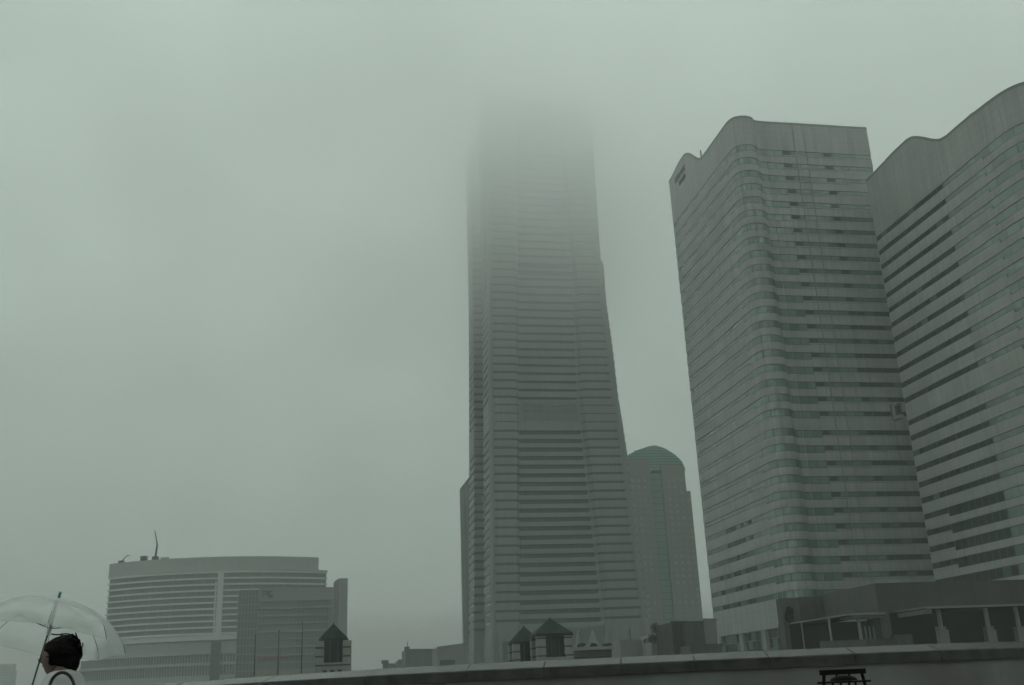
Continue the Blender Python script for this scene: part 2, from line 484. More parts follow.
def glassB(z):
    def f(c, i):
        h = rnd.random()
        if c['b'] < 1 and c['a'] > 4.4: return 4 if h < .96 else 1
        return 2 if h < .35 else (3 if h < .8 else 1)
    return f
parapet_coping(colsB, lambda c, r_: posB(c, ('top', 0., 0)), TB)
for z in stripsB:
    band(colsB, z-.01, (lambda c, z=z: z-HB+.01-sillB(c, z)), .10, glassB(z), TB, mw=.3, space=2.6, frame=.2)
band(colsB, 14.9, .05, 1.1, lambda c, i: rnd.choice((1, 4, 4, 3)), TB, mw=.3, name='ground_glazing')
# window-cleaning cradle hanging at the far corner of B
def gondola():
    P = hit(897.5, 411, N2, Vector((*V2(0, 0, CB), 0)) - N2*1.3)
    g = empty('cleaning_cradle', P); tag(g, 'small steel window-cleaning cradle hanging at the corner between two banded high-rises', 'cradle')
    o = P - N1*1.5 - N2*.7
    mb = MB(); mb.box(o, N2, N1, 1.4, 3.6, P.z-2.3, P.z-1.35); mb.build('floor_tray', M['palestone'], g)
    mb = MB(); mb.box(o+N1*2.0, N2, N1, 1.3, 1.1, P.z-1.34, P.z+2.0); mb.build('machine_housing', M['palestone'], g)
    mb = MB(); mb.box(o+N1*3.12-N2*.1, N2, N1, 1.6, .45, P.z-2.2, P.z+2.3); mb.build('end_frame', M['dark'], g)
    mb = MB(); mb.box(o+N1*.2+N2*.3, N2, N1, .9, 1.75, P.z-1.34, P.z+1.5); mb.build('winch_drum', M['dark'], g)
    mb = MB(); mb.bar(o+N1*1.5+N2*.7+Z*2.1, o+N1*1.5+N2*2.3+Z*2.1, .25); mb.build('bracket_arm', M['dark'], g)
gondola()

# ================================================================== LANDMARK TOWER
TL = R(-10.5)
L1 = Vector((math.sin(TL), math.cos(TL), 0)); L2 = Vector((math.cos(TL), -math.sin(TL), 0))
PL = atz(530, 97, 296.)
LM = empty('landmark_tower', (PL.x, PL.y, 0))
tag(LM, 'very tall tapering banded granite tower whose top dissolves into low cloud', 'skyscraper')
def lerp_tab(tab, z):
    if z <= tab[0][0]: return tab[0][1]
    for (z0, v0), (z1, v1) in zip(tab, tab[1:]):
        if z <= z1: return v0+(v1-v0)*(z-z0)/(z1-z0)
    return tab[-1][1]
LEFT = [(0, -31.2), (23, -30.3), (84, -28.6), (131, -27.5), (201, -26.0), (292, -25.6)]
RIGHT = [(0, 43.6), (27, 41.6), (69, 39.8), (109, 37.7), (131.6, 35.8), (156, 34.9), (182, 33.4), (203.9, 33.4), (204.0, 32.2), (296, 32.6)]
BL = [(0, -17.2), (48, -15.9), (131, -12.7), (187, -10.7), (296, -7.5)]
BR = [(0, 23.0), (47, 21.1), (131, 16.3), (187, 18.4), (296, 14.5)]
BR = [(0, 22.5), (47, 21.1), (131, 16.6), (187, 18.0), (296, 14.5)]
DEEP = [(0, 75.5), (100, 73), (204, 70), (296, 68)]
TOPZ = 296.
def lmp(u, d):     # u: function of z across, d: function of z in depth
    return lambda z: Vector((PL.x, PL.y)) + Vector((L2.x, L2.y))*u(z) + Vector((L1.x, L1.y))*d(z)
lw = lambda z: lerp_tab(LEFT, z)
rw = lambda z: lerp_tab(RIGHT, z)
bl = lambda z: lerp_tab(BL, z)
br = lambda z: lerp_tab(BR, z)
dp = lambda z: lerp_tab(DEEP, z)
colsL = []
def addc(u, d, n, kind, s):
    colsL.append(dict(p=lmp(u, d), n=n, kind=kind, s=s))
def run(u0, d0, u1, d1, k, n, kind, first=True):
    """k cells from (u0,d0) to (u1,d1); all four are functions of z"""
    for j in range(k):
        f = j/k
        addc((lambda z, f=f: u0(z)*(1-f)+u1(z)*f), (lambda z, f=f: d0(z)*(1-f)+d1(z)*f), n, kind, 0)
K = lambda v: (lambda z: v)
off = lambda fn, dv: (lambda z: fn(z)+dv)
nF = Vector((-L1.x, -L1.y)); nB = -nF; nL = Vector((-L2.x, -L2.y)); nR = -nL
# going far-left -> near-left -> front -> right -> back
run(lw, dp, lw, off(dp, -20), 12, nL, 'pier', )                       # far pier, outer face
run(lw, off(dp, -20), off(lw, 4.8), off(dp, -20), 4, nF, 'side')       # its flank, facing us
run(off(lw, 4.8), off(dp, -20), off(lw, 4.8), K(18), 18, nL, 'side')   # recessed wall
run(off(lw, 4.8), K(18), lw, K(18), 3, nB, 'plain')
run(lw, K(18), lw, K(1.2), 9, nL, 'pier')                            # near pier
run(lw, K(1.2), off(lw, 1.2), K(0), 1, (nL+nF).normalized(), 'plain')
run(off(lw, 1.2), K(0), off(lw, 2.9), K(0), 1, nF, 'plain')
run(off(lw, 2.9), K(.5), off(bl, -1.6), K(.5), 6, nF, 'bay')
run(off(bl, -1.6), K(.5), bl, K(2.4), 1, nF, 'bay')
run(bl, K(2.4), br, K(2.4), 16, nF, 'mid')
run(br, K(2.4), off(br, 1.6), K(.5), 1, nF, 'bay')
run(off(br, 1.6), K(.5), off(rw, -2.6), K(.5), 8, nF, 'bay')
run(off(rw, -2.6), K(0), off(rw, -1.2), K(0), 1, nF, 'plain')
run(off(rw, -1.2), K(0), rw, K(1.2), 1, (nR+nF).normalized(), 'plain')
run(rw, K(1.2), rw, K(18), 9, nR, 'pier')
run(rw, K(18), off(rw, -4.8), K(18), 3, nB, 'plain')
run(off(rw, -4.8), K(18), off(rw, -4.8), off(dp, -20), 18, nR, 'side')
run(off(rw, -4.8), off(dp, -20), rw, off(dp, -20), 3, nF, 'side')
run(rw, off(dp, -20), rw, dp, 12, nR, 'pier')
run(rw, dp, lw, dp, 30, nB, 'bay')
for i, c in enumerate(colsL): c['s'] = i*2.1
stripsL = []
z = 31.1
while z < 292: stripsL.append(z); z += 4.075
def hL(kind, z):
    """(window height, recess depth) by part of the facade and height"""
    if kind == 'plain': return 1.0, 0.
    if 119 < z < 132.5: return (.5, .25) if kind != 'mid' else (.9, .0)
    if kind == 'mid':
        if 196 < z < 204: return 2.6, .6
        return (1.95, 1.1) if z < 119 else (1.25, 1.1)
    if kind == 'bay': return (1.05, .5) if z < 204 else (.9, .45)
    if kind == 'side': return (1.5, .7)
    return (1.6, .7)
rowsL = [('o', 0., 0), ('o', 26.5, 0)]
for z in stripsL: rowsL += [('s', z, z), ('si', z, z), ('ti', z, z), ('t', z, z)]
rowsL += [('top', TOPZ, 0), ('in', TOPZ, 0), ('deck', TOPZ-4, 0)]
def posL(c, r_):
    k, z = r_[0], r_[1]
    if k in ('s', 'si', 'ti', 't'):
        h, d = hL(c['kind'], z)
        zz = z-h if k[0] == 's' else z
        if k == 'si': zz += .01
        if k == 'ti': zz -= .01
        return (d if k in ('si', 'ti') else 0.), zz
    if k in ('in', 'deck'): return 1.2, z
    return 0., z
facade('wall', colsL, rowsL, posL, [M['granite']], LM)
def bandL(z):
    def ins(c): return .3 if c['blank'] else max(.02, hL(c['kind'], z)[1]-.25)
    for_ = []
    def gl(c, i):
        h = rnd.random()
        return 1 if h < .86 else 2
    cs = colsL
    for c in cs: c['blank'] = c['kind'] == 'plain' or hL(c['kind'], z)[1] <= .05
    return band(cs, z-.02, (lambda c: z-hL(c['kind'], z)[0]+.02), ins, gl, LM, mw=.22, mats=[M['mullion'], M['glasslm'], M['glasslm2']])
for z in stripsL: bandL(z)
for c in colsL: c['blank'] = False
# plant-storey louvre panel, lobby openings and their columns
def lbox(name, u0, u1, d0, d1, z0, z1, mm):
    mb = MB(); o = Vector((PL.x, PL.y, 0)) + L2*u0 + L1*d0
    mb.box(o, L2, L1, u1-u0, d1-d0, z0, z1); return mb.build(name, mm, LM)
mb = MB()
for k in range(11):
    zz = 121.6+k*.86; o = Vector((PL.x, PL.y, 0)) + L2*-10.5 + L1*2.15
    mb.box(o, L2, L1, 25.5, .5, zz, zz+.45)
o = Vector((PL.x, PL.y, 0)) + L2*-10.9 + L1*2.0
mb.box(o, L2, L1, .4, .5, 121, 131.6); mb.box(o+L2*25.9, L2, L1, .4, .5, 121, 131.6)
mb.build('louvre_panel', M['granite_dk'], LM)
mb = MB()
for k in range(9):
    zz = 19.2+k*.95; o = Vector((PL.x, PL.y, 0)) + L2*2 + L1*1.9
    mb.box(o, L2, L1, 19.5, .55, zz, zz+.4)
mb.build('louvre_panel', M['granite_dk'], LM)
lbox('lobby_glazing', -14.5, 1.0, 1.7, 2.35, .1, 24, M['glasslm'])
lbox('lobby_glazing', -27.0, -19.5, .3, .8, .1, 22, M['glasslm'])
for u in (-26.4, -12.5, -4., 24.5, 33.):
    lbox('entrance_column', u-.8, u+.8, -1.4, .2, 0, 25.5, M['granite'])
lbox('entrance_fin', -27.6, -25.8, -.9, .0, 0, 10, M['granite_dk'])

# ================================================================== GLASS-CROWNED TOWER behind the landmark
def crown_tower():
    Y = 640.
    P0 = at(666, 620, Y); Q = empty('crowned_tower', (P0.x, P0.y, 0))
    tag(Q, 'brown office tower with teal glass spine rising to a dome behind the landmark tower', 'skyscraper')
    n = N1; Pw = Vector((P0.x, P0.y, 0))
    def uv(x, y):
        h = hit(x, y, n, Pw); return (h-Pw).dot(N2), h.z
    uL = -38.; u_gl0, _ = uv(656, 540); u_gl1, _ = uv(667.5, 540)
    uR0, zR0 = uv(684, 465); uR1, zR1 = uv(692, 490); zL = uv(640, 460)[1]
    pw = uv(656, 443.8)[1]
    def bx(name, u0, u1, d0, d1, z0, z1, mm): 
        mb = MB(); mb.box(Pw+N2*u0+N1*d0, N2, N1, u1-u0, d1-d0, z0, z1); return mb.build(name, mm, Q)
    bx('wing_wall', uL, u_gl0, 0, 34, 0, zL, M['brownstone'])
    bx('wing_wall', u_gl1, uR0, 0, 34, 0, zR0, M['brownstone'])
    bx('shoulder_wall', uR0+.01, uR1, 3, 32, 0, zR1, M['brownstone'])
    # spine
    mb = MB(); zt = zR0-1
    for k in range(int(zt/3.9)):
        zz = k*3.9
        mb.box(Pw+N2*u_gl0+N1*1.2, N2, N1, u_gl1-u_gl0, 20, zz, zz+3.2, 0); mb.box(Pw+N2*(u_gl0+.02)+N1*1.5, N2, N1, u_gl1-u_gl0-.04, 20, zz+3.2, zz+3.9, 1)
    mb.build('glass_spine', [M['teal'], M['mullion']], Q)
    # dome: a vault with a pointed-arch outline
    ul = uv(617, 458)[0]; ur = uv(686.5, 465)[0]; uc = uv(655.5, 444)[0]
    mb = MB(); prof = []
    ns = 22
    for i in range(ns+1):
        f = i/ns
        u = ul+(ur-ul)*f
        t = (u-uc)/((uc-ul) if u < uc else (ur-uc))
        zz = zR0-3 + (pw-zR0+3)*(.30*(1-abs(t)) + .70*math.sqrt(max(0., 1-abs(t)**2)))
        prof.append((u, zz))
    rows = []
    for d in (2, 8, 16, 24, 30):
        sc = 1.0 if d in (8, 16, 24) else .985
        rows.append([Pw+N2*u+N1*d+Z*(zR0-3+(zz-zR0+3)*sc) for u, zz in prof])
    mb.grid(rows)
    mb.poly([Pw+N2*u+N1*2+Z*(zR0-3+(zz-zR0+3)*.985) for u, zz in prof])
    mb.poly([Pw+N2*u+N1*30+Z*(zR0-3+(zz-zR0+3)*.985) for u, zz in reversed(prof)])
    mb.build('glass_dome', M['domeglass'], Q)
    mb = MB()
    for k in range(1, 9):
        zz = zR0-3+(pw-zR0+3)*k/9.5
        us = [u for u, z_ in prof if z_ > zz]
        if len(us) > 2: mb.box(Pw+N2*min(us)+N1*1.8, N2, N1, max(us)-min(us), .25, zz, zz+.5)
    mb.build('dome_glazing_frame', M['mullion'], Q)
    # windows: pale square panes, storey by storey (one mesh per storey)
    rr = random.Random(4)
    zz = 20; fl = 0
    while zz < zR0-8:
        for (a, b, d) in ((uL+14, u_gl0-2.2, 0), (u_gl1+2.2, uR0-1, 0)) + (((uR0+.8, uR1-1, 3),) if zz < zR1-6 else ()):
            mb = MB(); k = max(1, round((b-a)/4.1)); mb.box(Pw+N2*(a+.4)+N1*(d-.1), N2, N1, b-a-.8, .2, zz-.3, zz+.02, 1)
            for j in range(k):
                u = a+(b-a)*(j+.5)/k
                mb.box(Pw+N2*(u-.95)+N1*(d-.06), N2, N1, 1.9, .2, zz, zz+1.7, 0 if rr.random() < (.85 if fl % 6 in (1, 2) else .25) else 1)
            mb.build('window_glazing', [M['paleplate'], M['granite_dk']], Q)
        zz += 3.95; fl += 1
crown_tower()

# ================================================================== slim tower peeping out at the landmark's left flank
def slim_tower():
    Y = 610.
    Q0 = at(464, 662, Y); Pw = Vector((Q0.x, Q0.y, 0)); Q = empty('slim_tower', Pw)
    tag(Q, 'thin ribbed tower with chamfered top, mostly hidden behind the tall landmark tower', 'skyscraper')
    def uv(x, y): h = hit(x, y, N1, Pw); return (h-Pw).dot(N2), h.z
    u0, z0 = uv(460.5, 488); u1, z1 = uv(470, 476)
    mb = MB(); pr = [(u0-.6, 0), (24, 0), (24, z1), (u1, z1), (u0, z0), (u0-.2, z0*.7)]
    a = [Pw+N2*u+Z*zz for u, zz in pr]; b = [q+N1*4 for q in a]
    mb.poly(a); mb.poly(list(reversed(b)))
    for i in range(len(a)): j = (i+1) % len(a); mb.quad(a[j], a[i], b[i], b[j])
    mb.build('wall', M['granite_dk'], Q)
    for u in (.8, 3.3, 5.8, 8.3):
        mb = MB(); mb.box(Pw+N2*(u0+u)-N1*.5, N2, N1, .9, .6, 2, z0-3+u); mb.build('pilaster', M['paleplate'], Q)
slim_tower()

# ================================================================== CURVED HOTEL
def hotel():
    Rr = 118.; Cc = at(183, 640, 588.); C2 = Vector((Cc.x, Cc.y+Rr))
    Q = empty('curved_hotel', (Cc.x, Cc.y, 0))
    tag(Q, 'long pale curved hotel slab with rows of dark windows and a blank roof screen', 'hotel')
    def ang(x, y, rad):   # angle on the cylinder seen at pixel
        d = ray(x, y); d2 = Vector((d.x, d.y)); d2.normalize()
        b = d2.dot(C2); disc = b*b-(C2.length_squared-rad*rad)
        t = b-math.sqrt(max(0, disc)); p = d2*t
        zz = EYE + t*d.z/math.hypot(d.x, d.y)
        return math.atan2(p.x-C2.x, C2.y-p.y), zz
    aL, _ = ang(106.5, 600, Rr); aR, _ = ang(327, 600, Rr); aP0, _ = ang(216.5, 605, Rr); aP1, _ = ang(222.5, 605, Rr)
    zt = ang(160, 573, Rr)[1]; zc = ang(190, 637.5, Rr)[1]
    pt = lambda a, rad, z: (C2.x+rad*math.sin(a), C2.y-rad*math.cos(a), z)
    def arc(name, a0, a1, r_out, r_in, z0, z1, mm, k=28):
        mb = MB(); A = [a0+(a1-a0)*i/k for i in range(k+1)]
        mb.grid([[pt(a, r_out, z0) for a in A], [pt(a, r_out, z1) for a in A], [pt(a, r_in, z1) for a in A], [pt(a, r_in, z0) for a in A], [pt(a, r_out, z0) for a in A]])
        for a in (a0, a1):
            mb.quad(pt(a, r_out, z0), pt(a, r_in, z0), pt(a, r_in, z1), pt(a, r_out, z1))
        return mb.build(name, mm, Q)
    arc('wall_core', aL+.002, aR-.002, Rr-1.0, Rr-22, 0, zt-.3, M['hotelwhite'])
    nf = 10; zs0 = ang(160, 634.6, Rr)[1]; pitch = (ang(160, 579.5, Rr)[1]-zs0)/9.0
    for k in range(nf+1):      # white spandrels
        zz = zs0+k*pitch-.2
        arc('spandrel', aL, aR, Rr, Rr-.8, zz-.95, zz+.05 if k < nf else zt, M['hotelwhite'])
    rr = random.Random(2)
    for k in range(nf):
        zz = zs0+k*pitch; mb = MB(); n = 64
        mb.quad(pt(aP0-.012, Rr-.7, zz-.2), pt(aP1+.014, Rr-.7, zz-.2), pt(aP1+.014, Rr-.7, zz+pitch-1.1), pt(aP0-.012, Rr-.7, zz+pitch-1.1), 2)
        for (a0, a1) in ((aL+.006, aP0-.012), (aP1+.014, aR-.004)):
            n = max(4, int((a1-a0)*Rr/1.9))
            for i in range(n):
                b0 = a0+(a1-a0)*i/n; b1 = a0+(a1-a0)*(i+.86)/n; b2 = a0+(a1-a0)*(i+1)/n
                g = 1 if (i % 7 == 0 or rr.random() < .12) else 0
                mb.quad(pt(b0, Rr-.7, zz-.2), pt(b1, Rr-.7, zz-.2), pt(b1, Rr-.7, zz+pitch-1.1), pt(b0, Rr-.7, zz+pitch-1.1), g)
                mb.quad(pt(b1, Rr-.65, zz-.2), pt(b2, Rr-.65, zz-.2), pt(b2, Rr-.65, zz+pitch-1.1), pt(b1, Rr-.65, zz+pitch-1.1), 2)
        mb.build('window_glazing', [M['hotelglass'], M['hotelglass2'], M['hotelglass2']], Q)
    arc('pier', aP0, aP1, Rr+.5, Rr-1, zc, zt-.4, M['hotelwhite'], 3)
    arc('pier', aP0-.011, aP0-.004, Rr+.2, Rr-1, zc, zt-6, M['hotelwhite'], 2)
    # roof screen
    Rs = Rr-4; b0, _ = ang(109.5, 565, Rs); b1, _ = ang(318.5, 565, Rs); zs = ang(208, 557, Rs)[1]
    arc('roof_screen', b0, b1, Rs, Rs-14, zt-.4, zs, M['hotelgrey'])
    arc('parapet_edge', aL, aR, Rr+.15, Rr-.4, zt-.25, zt+.35, M['hotelgrey'])
    # podium
    Rp = Rr+3; p0, _ = ang(80, 660, Rp); p1, _ = ang(237, 660, Rp)
    z1 = ang(190, 641, Rp)[1]; z2 = ang(190, 655, Rp)[1]; z3 = ang(190, 663, Rp)[1]; z4 = ang(190, 666, Rp)[1]; z5 = ang(190, 676, Rp)[1]
    arc('cornice', p0+.12, p1, Rp+1, Rp-5, z1, z1+2.2, M['hotelwhite'])
    arc('podium_wall', p0+.1, p1, Rp, Rp-5, z2, z1-.02, M['hotelgrey'])
    arc('podium_glazing', p0, p1, Rp-.8, Rp-5, 0, z2-.02, M['hotelglass'])
    arc('podium_band', p0, p1, Rp, Rp-.7, z4, z3, M['hotelgrey'])
    arc('podium_band', p0, p1, Rp, Rp-.7, 0, z5, M['hotelgrey'])
    mb = MB()
    for i in range(60):
        a = p0+(p1-p0)*(i+.5)/60
        q0 = Vector(pt(a, Rp-.55, z5)); mb.bar(q0, q0+Z*(z2-z5), .45)
    mb.build('podium_mullion_screen', M['hotelgrey'], Q)
    g0, _ = ang(210.5, 660, Rp+.4); g1, _ = ang(220, 660, Rp+.4)
    arc('stair_glazing', g0, g1, Rp+.4, Rp-1, 0, z1-1, M['glasslm2'], 3)
    # cranes and huts on its roof
    def place(x, y): 
        a, _ = ang(x, y, Rs-3); p = pt(a, Rs-3, zs); return Vector(p)
    c = place(155.5, 557.5); g = empty('roof_crane', c); tag(g, 'tall slender crane with raised jib on the curved hotel roof', 'crane')
    s = .556
    mb = MB(); mb.box(c-Vector((1.6, 1.2, 0)), r0, Vector((0, 1, 0)), 3.2, 2.4, zs, zs+2.2); mb.build('machine_house', M['dark'], g)
    mb = MB(); mb.tube([c+Z*2.2, c+Vector((.5, 0, 9))], [.65, .5], 6); mb.build('mast', M['dark'], g)
    mb = MB(); mb.tube([c+Vector((.7, 0, 8.2)), c+Vector((-1.6, 0, 17.5))], [.42, .22], 5); mb.build('jib', M['dark'], g)
    c = place(121.5, 562); g = empty('roof_davit', c); tag(g, 'small davit arm on the end of the curved hotel roof', 'crane')
    mb = MB(); mb.box(c-Vector((1.6, 1, 0)), r0, Vector((0, 1, 0)), 3., 2, zs, zs+1.6); mb.build('machine_house', M['dark'], g)
    mb = MB(); mb.tube([c+Z*1.4, c+Vector((3.4, 0, 4.6))], .3, 5); mb.tube([c+Vector((3.2, 0, 4.7)), c+Vector((4.6, 0, 4.2))], .25, 5); mb.build('jib', M['dark'], g)
    for x, w, h, lab in ((144, 3.4, 2.6, 'small plant hut beside the tall crane on the curved hotel roof'), (165, 4., 1.0, 'flat vent box past the tall crane on the curved hotel roof')):
        c = place(x, 558.5); mb = MB(); mb.box(c-Vector((w/2, 1.2, 0)), r0, Vector((0, 1, 0)), w, 2.4, zs, zs+h); mb.box(c-Vector((w/2+.25, 1.4, 0)), r0, Vector((0, 1, 0)), w+.5, 2.8, zs+h, zs+h+.3)
        tag(mb.build('roof_hut', M['hotelgrey'] if w > 3.5 else M['dark']), lab, 'roof hut', 'boxes on the hotel roof')
hotel()

# ================================================================== OFFICE BLOCK in front of the hotel
def office():
    Y = 480.
    Q0 = at(296, 660, Y); Pw = Vector((Q0.x, Q0.y, 0)); Q = empty('office_block', Pw)
    tag(Q, 'taupe mid-rise office block with glazed end bay and tall slab at its corner', 'office block')
    def uv(x, y): h = hit(x, y, N1, Pw); return (h-Pw).dot(N2), h.z
    uA = uv(236.5, 640)[0]; uB = uv(257, 640)[0]; uC = uv(332.5, 640)[0]; zt = uv(290, 588)[1]
    us0 = uv(333, 640)[0]; us1 = uv(347, 640)[0]; zs = uv(341, 578.7)[1]
    def bx(name, u0, u1, d0, d1, z0, z1, mm): 
        mb = MB(); mb.box(Pw+N2*u0+N1*d0, N2, N1, u1-u0, d1-d0, z0, z1); return mb.build(name, mm, Q)
    bx('wall', uB, uC, .8, 24, 0, zt, M['officewall'])
    bx('glazed_bay', uA, uB-.02, .3, 22, 0, uv(246, 590)[1], M['hotelglass'])
    mb = MB(); zg = uv(246, 590)[1]
    for k in range(int(zg/3.6)+1): mb.box(Pw+N2*uA+N1*.05, N2, N1, uB-uA-.05, .25, k*3.6, k*3.6+.55)
    for k in range(7):
        u = uA+(uB-uA-.3)*k/6; mb.box(Pw+N2*u+N1*.0, N2, N1, .28, .25, 0, zg)
    mb.build('bay_glazing_frame', M['officewall'], Q)
    ys = [603.8, 611.6, 619.3, 627, 635, 642.5, 650.5, 658.5, 666]
    zs_ = [uv(290, y)[1] for y in ys]
    ud = uv(295, 640)[0]; ue = uv(328.6, 640)[0]
    edges = [zt] + zs_
    for k, zz in enumerate(zs_):     # spandrels project, the strips lie back
        top = zt if k == 0 else zs_[k-1]-1.35
        bx('spandrel', uB+.05, uC-.02, 0, .78, zz+1.35 if k else zz+1.35, top, M['officewall'])
        mb = MB(); n = 26
        for i in range(n):
            u = uB+.6+(uC-uB-2.6)*i/n; w = (uC-uB-2.6)/n
            mi = 0 if u > ud else 1
            mb.box(Pw+N2*u+N1*.5, N2, N1, w*.82, .3, zz-1.35, zz+1.35, mi)
        mb.build('window_glazing', [M['hotelglass'], M['hotelglass2']], Q)
    bx('spandrel', uB+.05, uC-.02, 0, .78, 0, zs_[-1]-1.35, M['officewall'])
    bx('corner_slab', us0+2.2, us1, -1.5, 12, 0, zs, M['officewall'])
    mb = MB(); zl = uv(335, 582)[1]
    p = [Pw+N2*us0-N1*.4, Pw+N2*(us0+2.19)-N1*.4, Pw+N2*(us0+2.19)+N1*10, Pw+N2*us0+N1*10]
    mb.hexa([q for q in p]+[p[0]+Z*zl, p[1]+Z*zs, p[2]+Z*zs, p[3]+Z*zl]); mb.build('stair_wall', M['granite_dk'], Q)
    a = Pw+N2*uv(261.5, 640)[0]-N1*.15+Z*uv(262, 595.3)[1]; b = a+N2*(uv(272.5, 640)[0]-uv(261.5, 640)[0])
    lettering('sign', (a, b), 1.7, 5, Q, 8, M['letter'])
    a = Pw+N2*uv(267, 640)[0]-N1*.15+Z*uv(262, 598)[1]; b = a+N2*2.2
    lettering('sign', (a, b), .9, 3, Q, 9, M['letter'])
    a = Pw+N2*uv(257, 640)[0]-N1*.2+Z*uv(275, 659.5)[1]; b = a+N2*(uv(297, 640)[0]-uv(257, 640)[0])
    o = lettering('red_sign', (a, b), 1.5, 13, Q, 12, M['redsign']); o['label'] = 'faded red lettering low on the facade'
office()

# faint tower block seen through the umbrella
def far_block():
    Y = 1500.
    Q0 = at(4, 675, Y); Pw = Vector((Q0.x, Q0.y, 0)); Q = empty('far_block', Pw)
    tag(Q, 'faint stepped tower block far off in the mist below the clear umbrella', 'building')
    def uv(x, y): h = hit(x, y, N1, Pw); return (h-Pw).dot(N2), h.z
    for name, x0, x1, y, d in (('upper_wall', -12, 12, 664.5, 6), ('lower_wall', -16, 13.8, 671.5, 0)):
        u0, zz = uv(x0, y); u1 = uv(x1, y)[0]
        mb = MB(); mb.box(Pw+N2*u0+N1*d, N2, N1, u1-u0, 16, 0, zz); mb.build(name, M['granite_dk'], Q)
        k0 = 4
        while k0 < zz-3:
            mb = MB(); mb.box(Pw+N2*(u0+.8)+N1*(d-.1), N2, N1, u1-u0-1.6, .3, k0, k0+1.3)
            mb.build('window_glazing', M['glasslm'], Q); k0 += 3.4
far_block()

# ================================================================== pavilions with pyramid roofs
def pavilion(xc, x0, x1, ytop, yeave, ybase, rx0, rx1, Y, label):
    c = at(xc, 690, Y); c.z = 0; wl = at(x0, yeave, Y); wr = at(x1, yeave, Y)
    W = (wr-wl).length; zt = at(xc, ytop, Y).z; ze = at(xc, yeave, Y).z; zr = (at(rx1, yeave, Y)-at(rx0, yeave, Y)).length/2
    Q = empty('pavilion', c); tag(Q, label, 'pavilion', 'striped pavilions with pyramid roofs')
    h = W/2
    o = c-N2*h-N1*h
    # four striped corner piers and a lower wall
    zb = ze-2.9
    k = 0
    mb = MB(); rows = []; zz = 0.; stripes = []
    hh = [.95, .22]
    while zz < ze-.05:
        t = min(ze, zz+hh[k % 2]); ins = .0 if k % 2 == 0 else .06
        stripes.append((zz, t, k % 2, ins)); zz = t; k += 1
    def stack(x0_, y0_, w, d, zmax, name):
        mb = MB(); rows = []; mi = []
        for (a, b, s_, i_) in stripes:
            if a >= zmax-.01: break
            b = min(b, zmax)
            for q in (a, b):
                p = [o+N2*(x0_+i_)+N1*(y0_+i_), o+N2*(x0_+w-i_)+N1*(y0_+i_), o+N2*(x0_+w-i_)+N1*(y0_+d-i_), o+N2*(x0_+i_)+N1*(y0_+d-i_)]
                rows.append([(u.x, u.y, q) for u in p]); mi.append(s_)
        mb.grid(rows, closed=True, mfun=lambda r_, j: mi[r_] if r_ < len(mi) else 0)
        mb.poly(rows[-1]); return mb.build(name, [M['palestone'], M['stripe']], Q)
    pw = W*.24
    stack(0, 0, pw, pw, ze, 'corner_pier'); stack(W-pw, 0, pw, pw, ze, 'corner_pier'); stack(W-pw, W-pw, pw, pw, ze, 'corner_pier'); stack(0, W-pw, pw, pw, ze, 'corner_pier')
    stack(pw+.01, .15, W-2*pw-.02, W-.3, zb, 'wall')
    mb = MB(); mb.box(o+N2*(pw+.05)+N1*.55, N2, N1, W-2*pw-.1, W-1.1, zb, ze+.3)
    mb.build('window', M['glassd'], Q)
    mb = MB()
    for f in (.28, .72): mb.box(o+N2*(pw+(W-2*pw)*f)+N1*.45, N2, N1, .16, .14, zb, ze)
    mb.build('window_frame', M['mullion'], Q)
    for k_ in range(3):
        mb = MB(); u = pw*.9+(W-2*pw)*(.1+.4*k_); mb.box(o+N2*(u-.28)+N1*-.03, N2, N1, .56, .16, zb-1.9, zb-1.0); mb.build('small_window', M['glassd'], Q)
    mb = MB(); a = [c+N2*sx*zr+N1*sy*zr for sx, sy in ((-1, -1), (1, -1), (1, 1), (-1, 1))]
    ap = c.copy(); ap.z = zt
    ee = [(q.x, q.y, ze-.1) for q in a]; e3 = [(q.x, q.y, ze+.25) for q in a]
    mb.poly(list(reversed(ee)))
    for i in range(4):
        j = (i+1) % 4; mb.quad(ee[i], ee[j], e3[j], e3[i]); mb.poly([e3[i], e3[j], tuple(ap)])
    rf = mb.build('roof', M['rooftile'], Q)
    mb = MB(); mb.tube([ap-Z*.3, ap+Z*.12], [.12, .05], 6); fn = mb.build('finial', M['dark'], rf)
    return Q
pavilion(332.5, 315, 350, 623.5, 641.5, 690, 318.3, 347, 150., 'lone striped stone pavilion with dark pyramid roof in front of the taupe office block')
pavilion(553.5, 536.5, 572.5, 618, 636, 690, 535, 572, 150., 'larger of two striped pavilions at the foot of the tall landmark tower')
pavilion(526.5, 512, 541, 626, 643.5, 690, 513, 541, 163., 'smaller striped pavilion half behind its larger neighbour below the landmark tower')

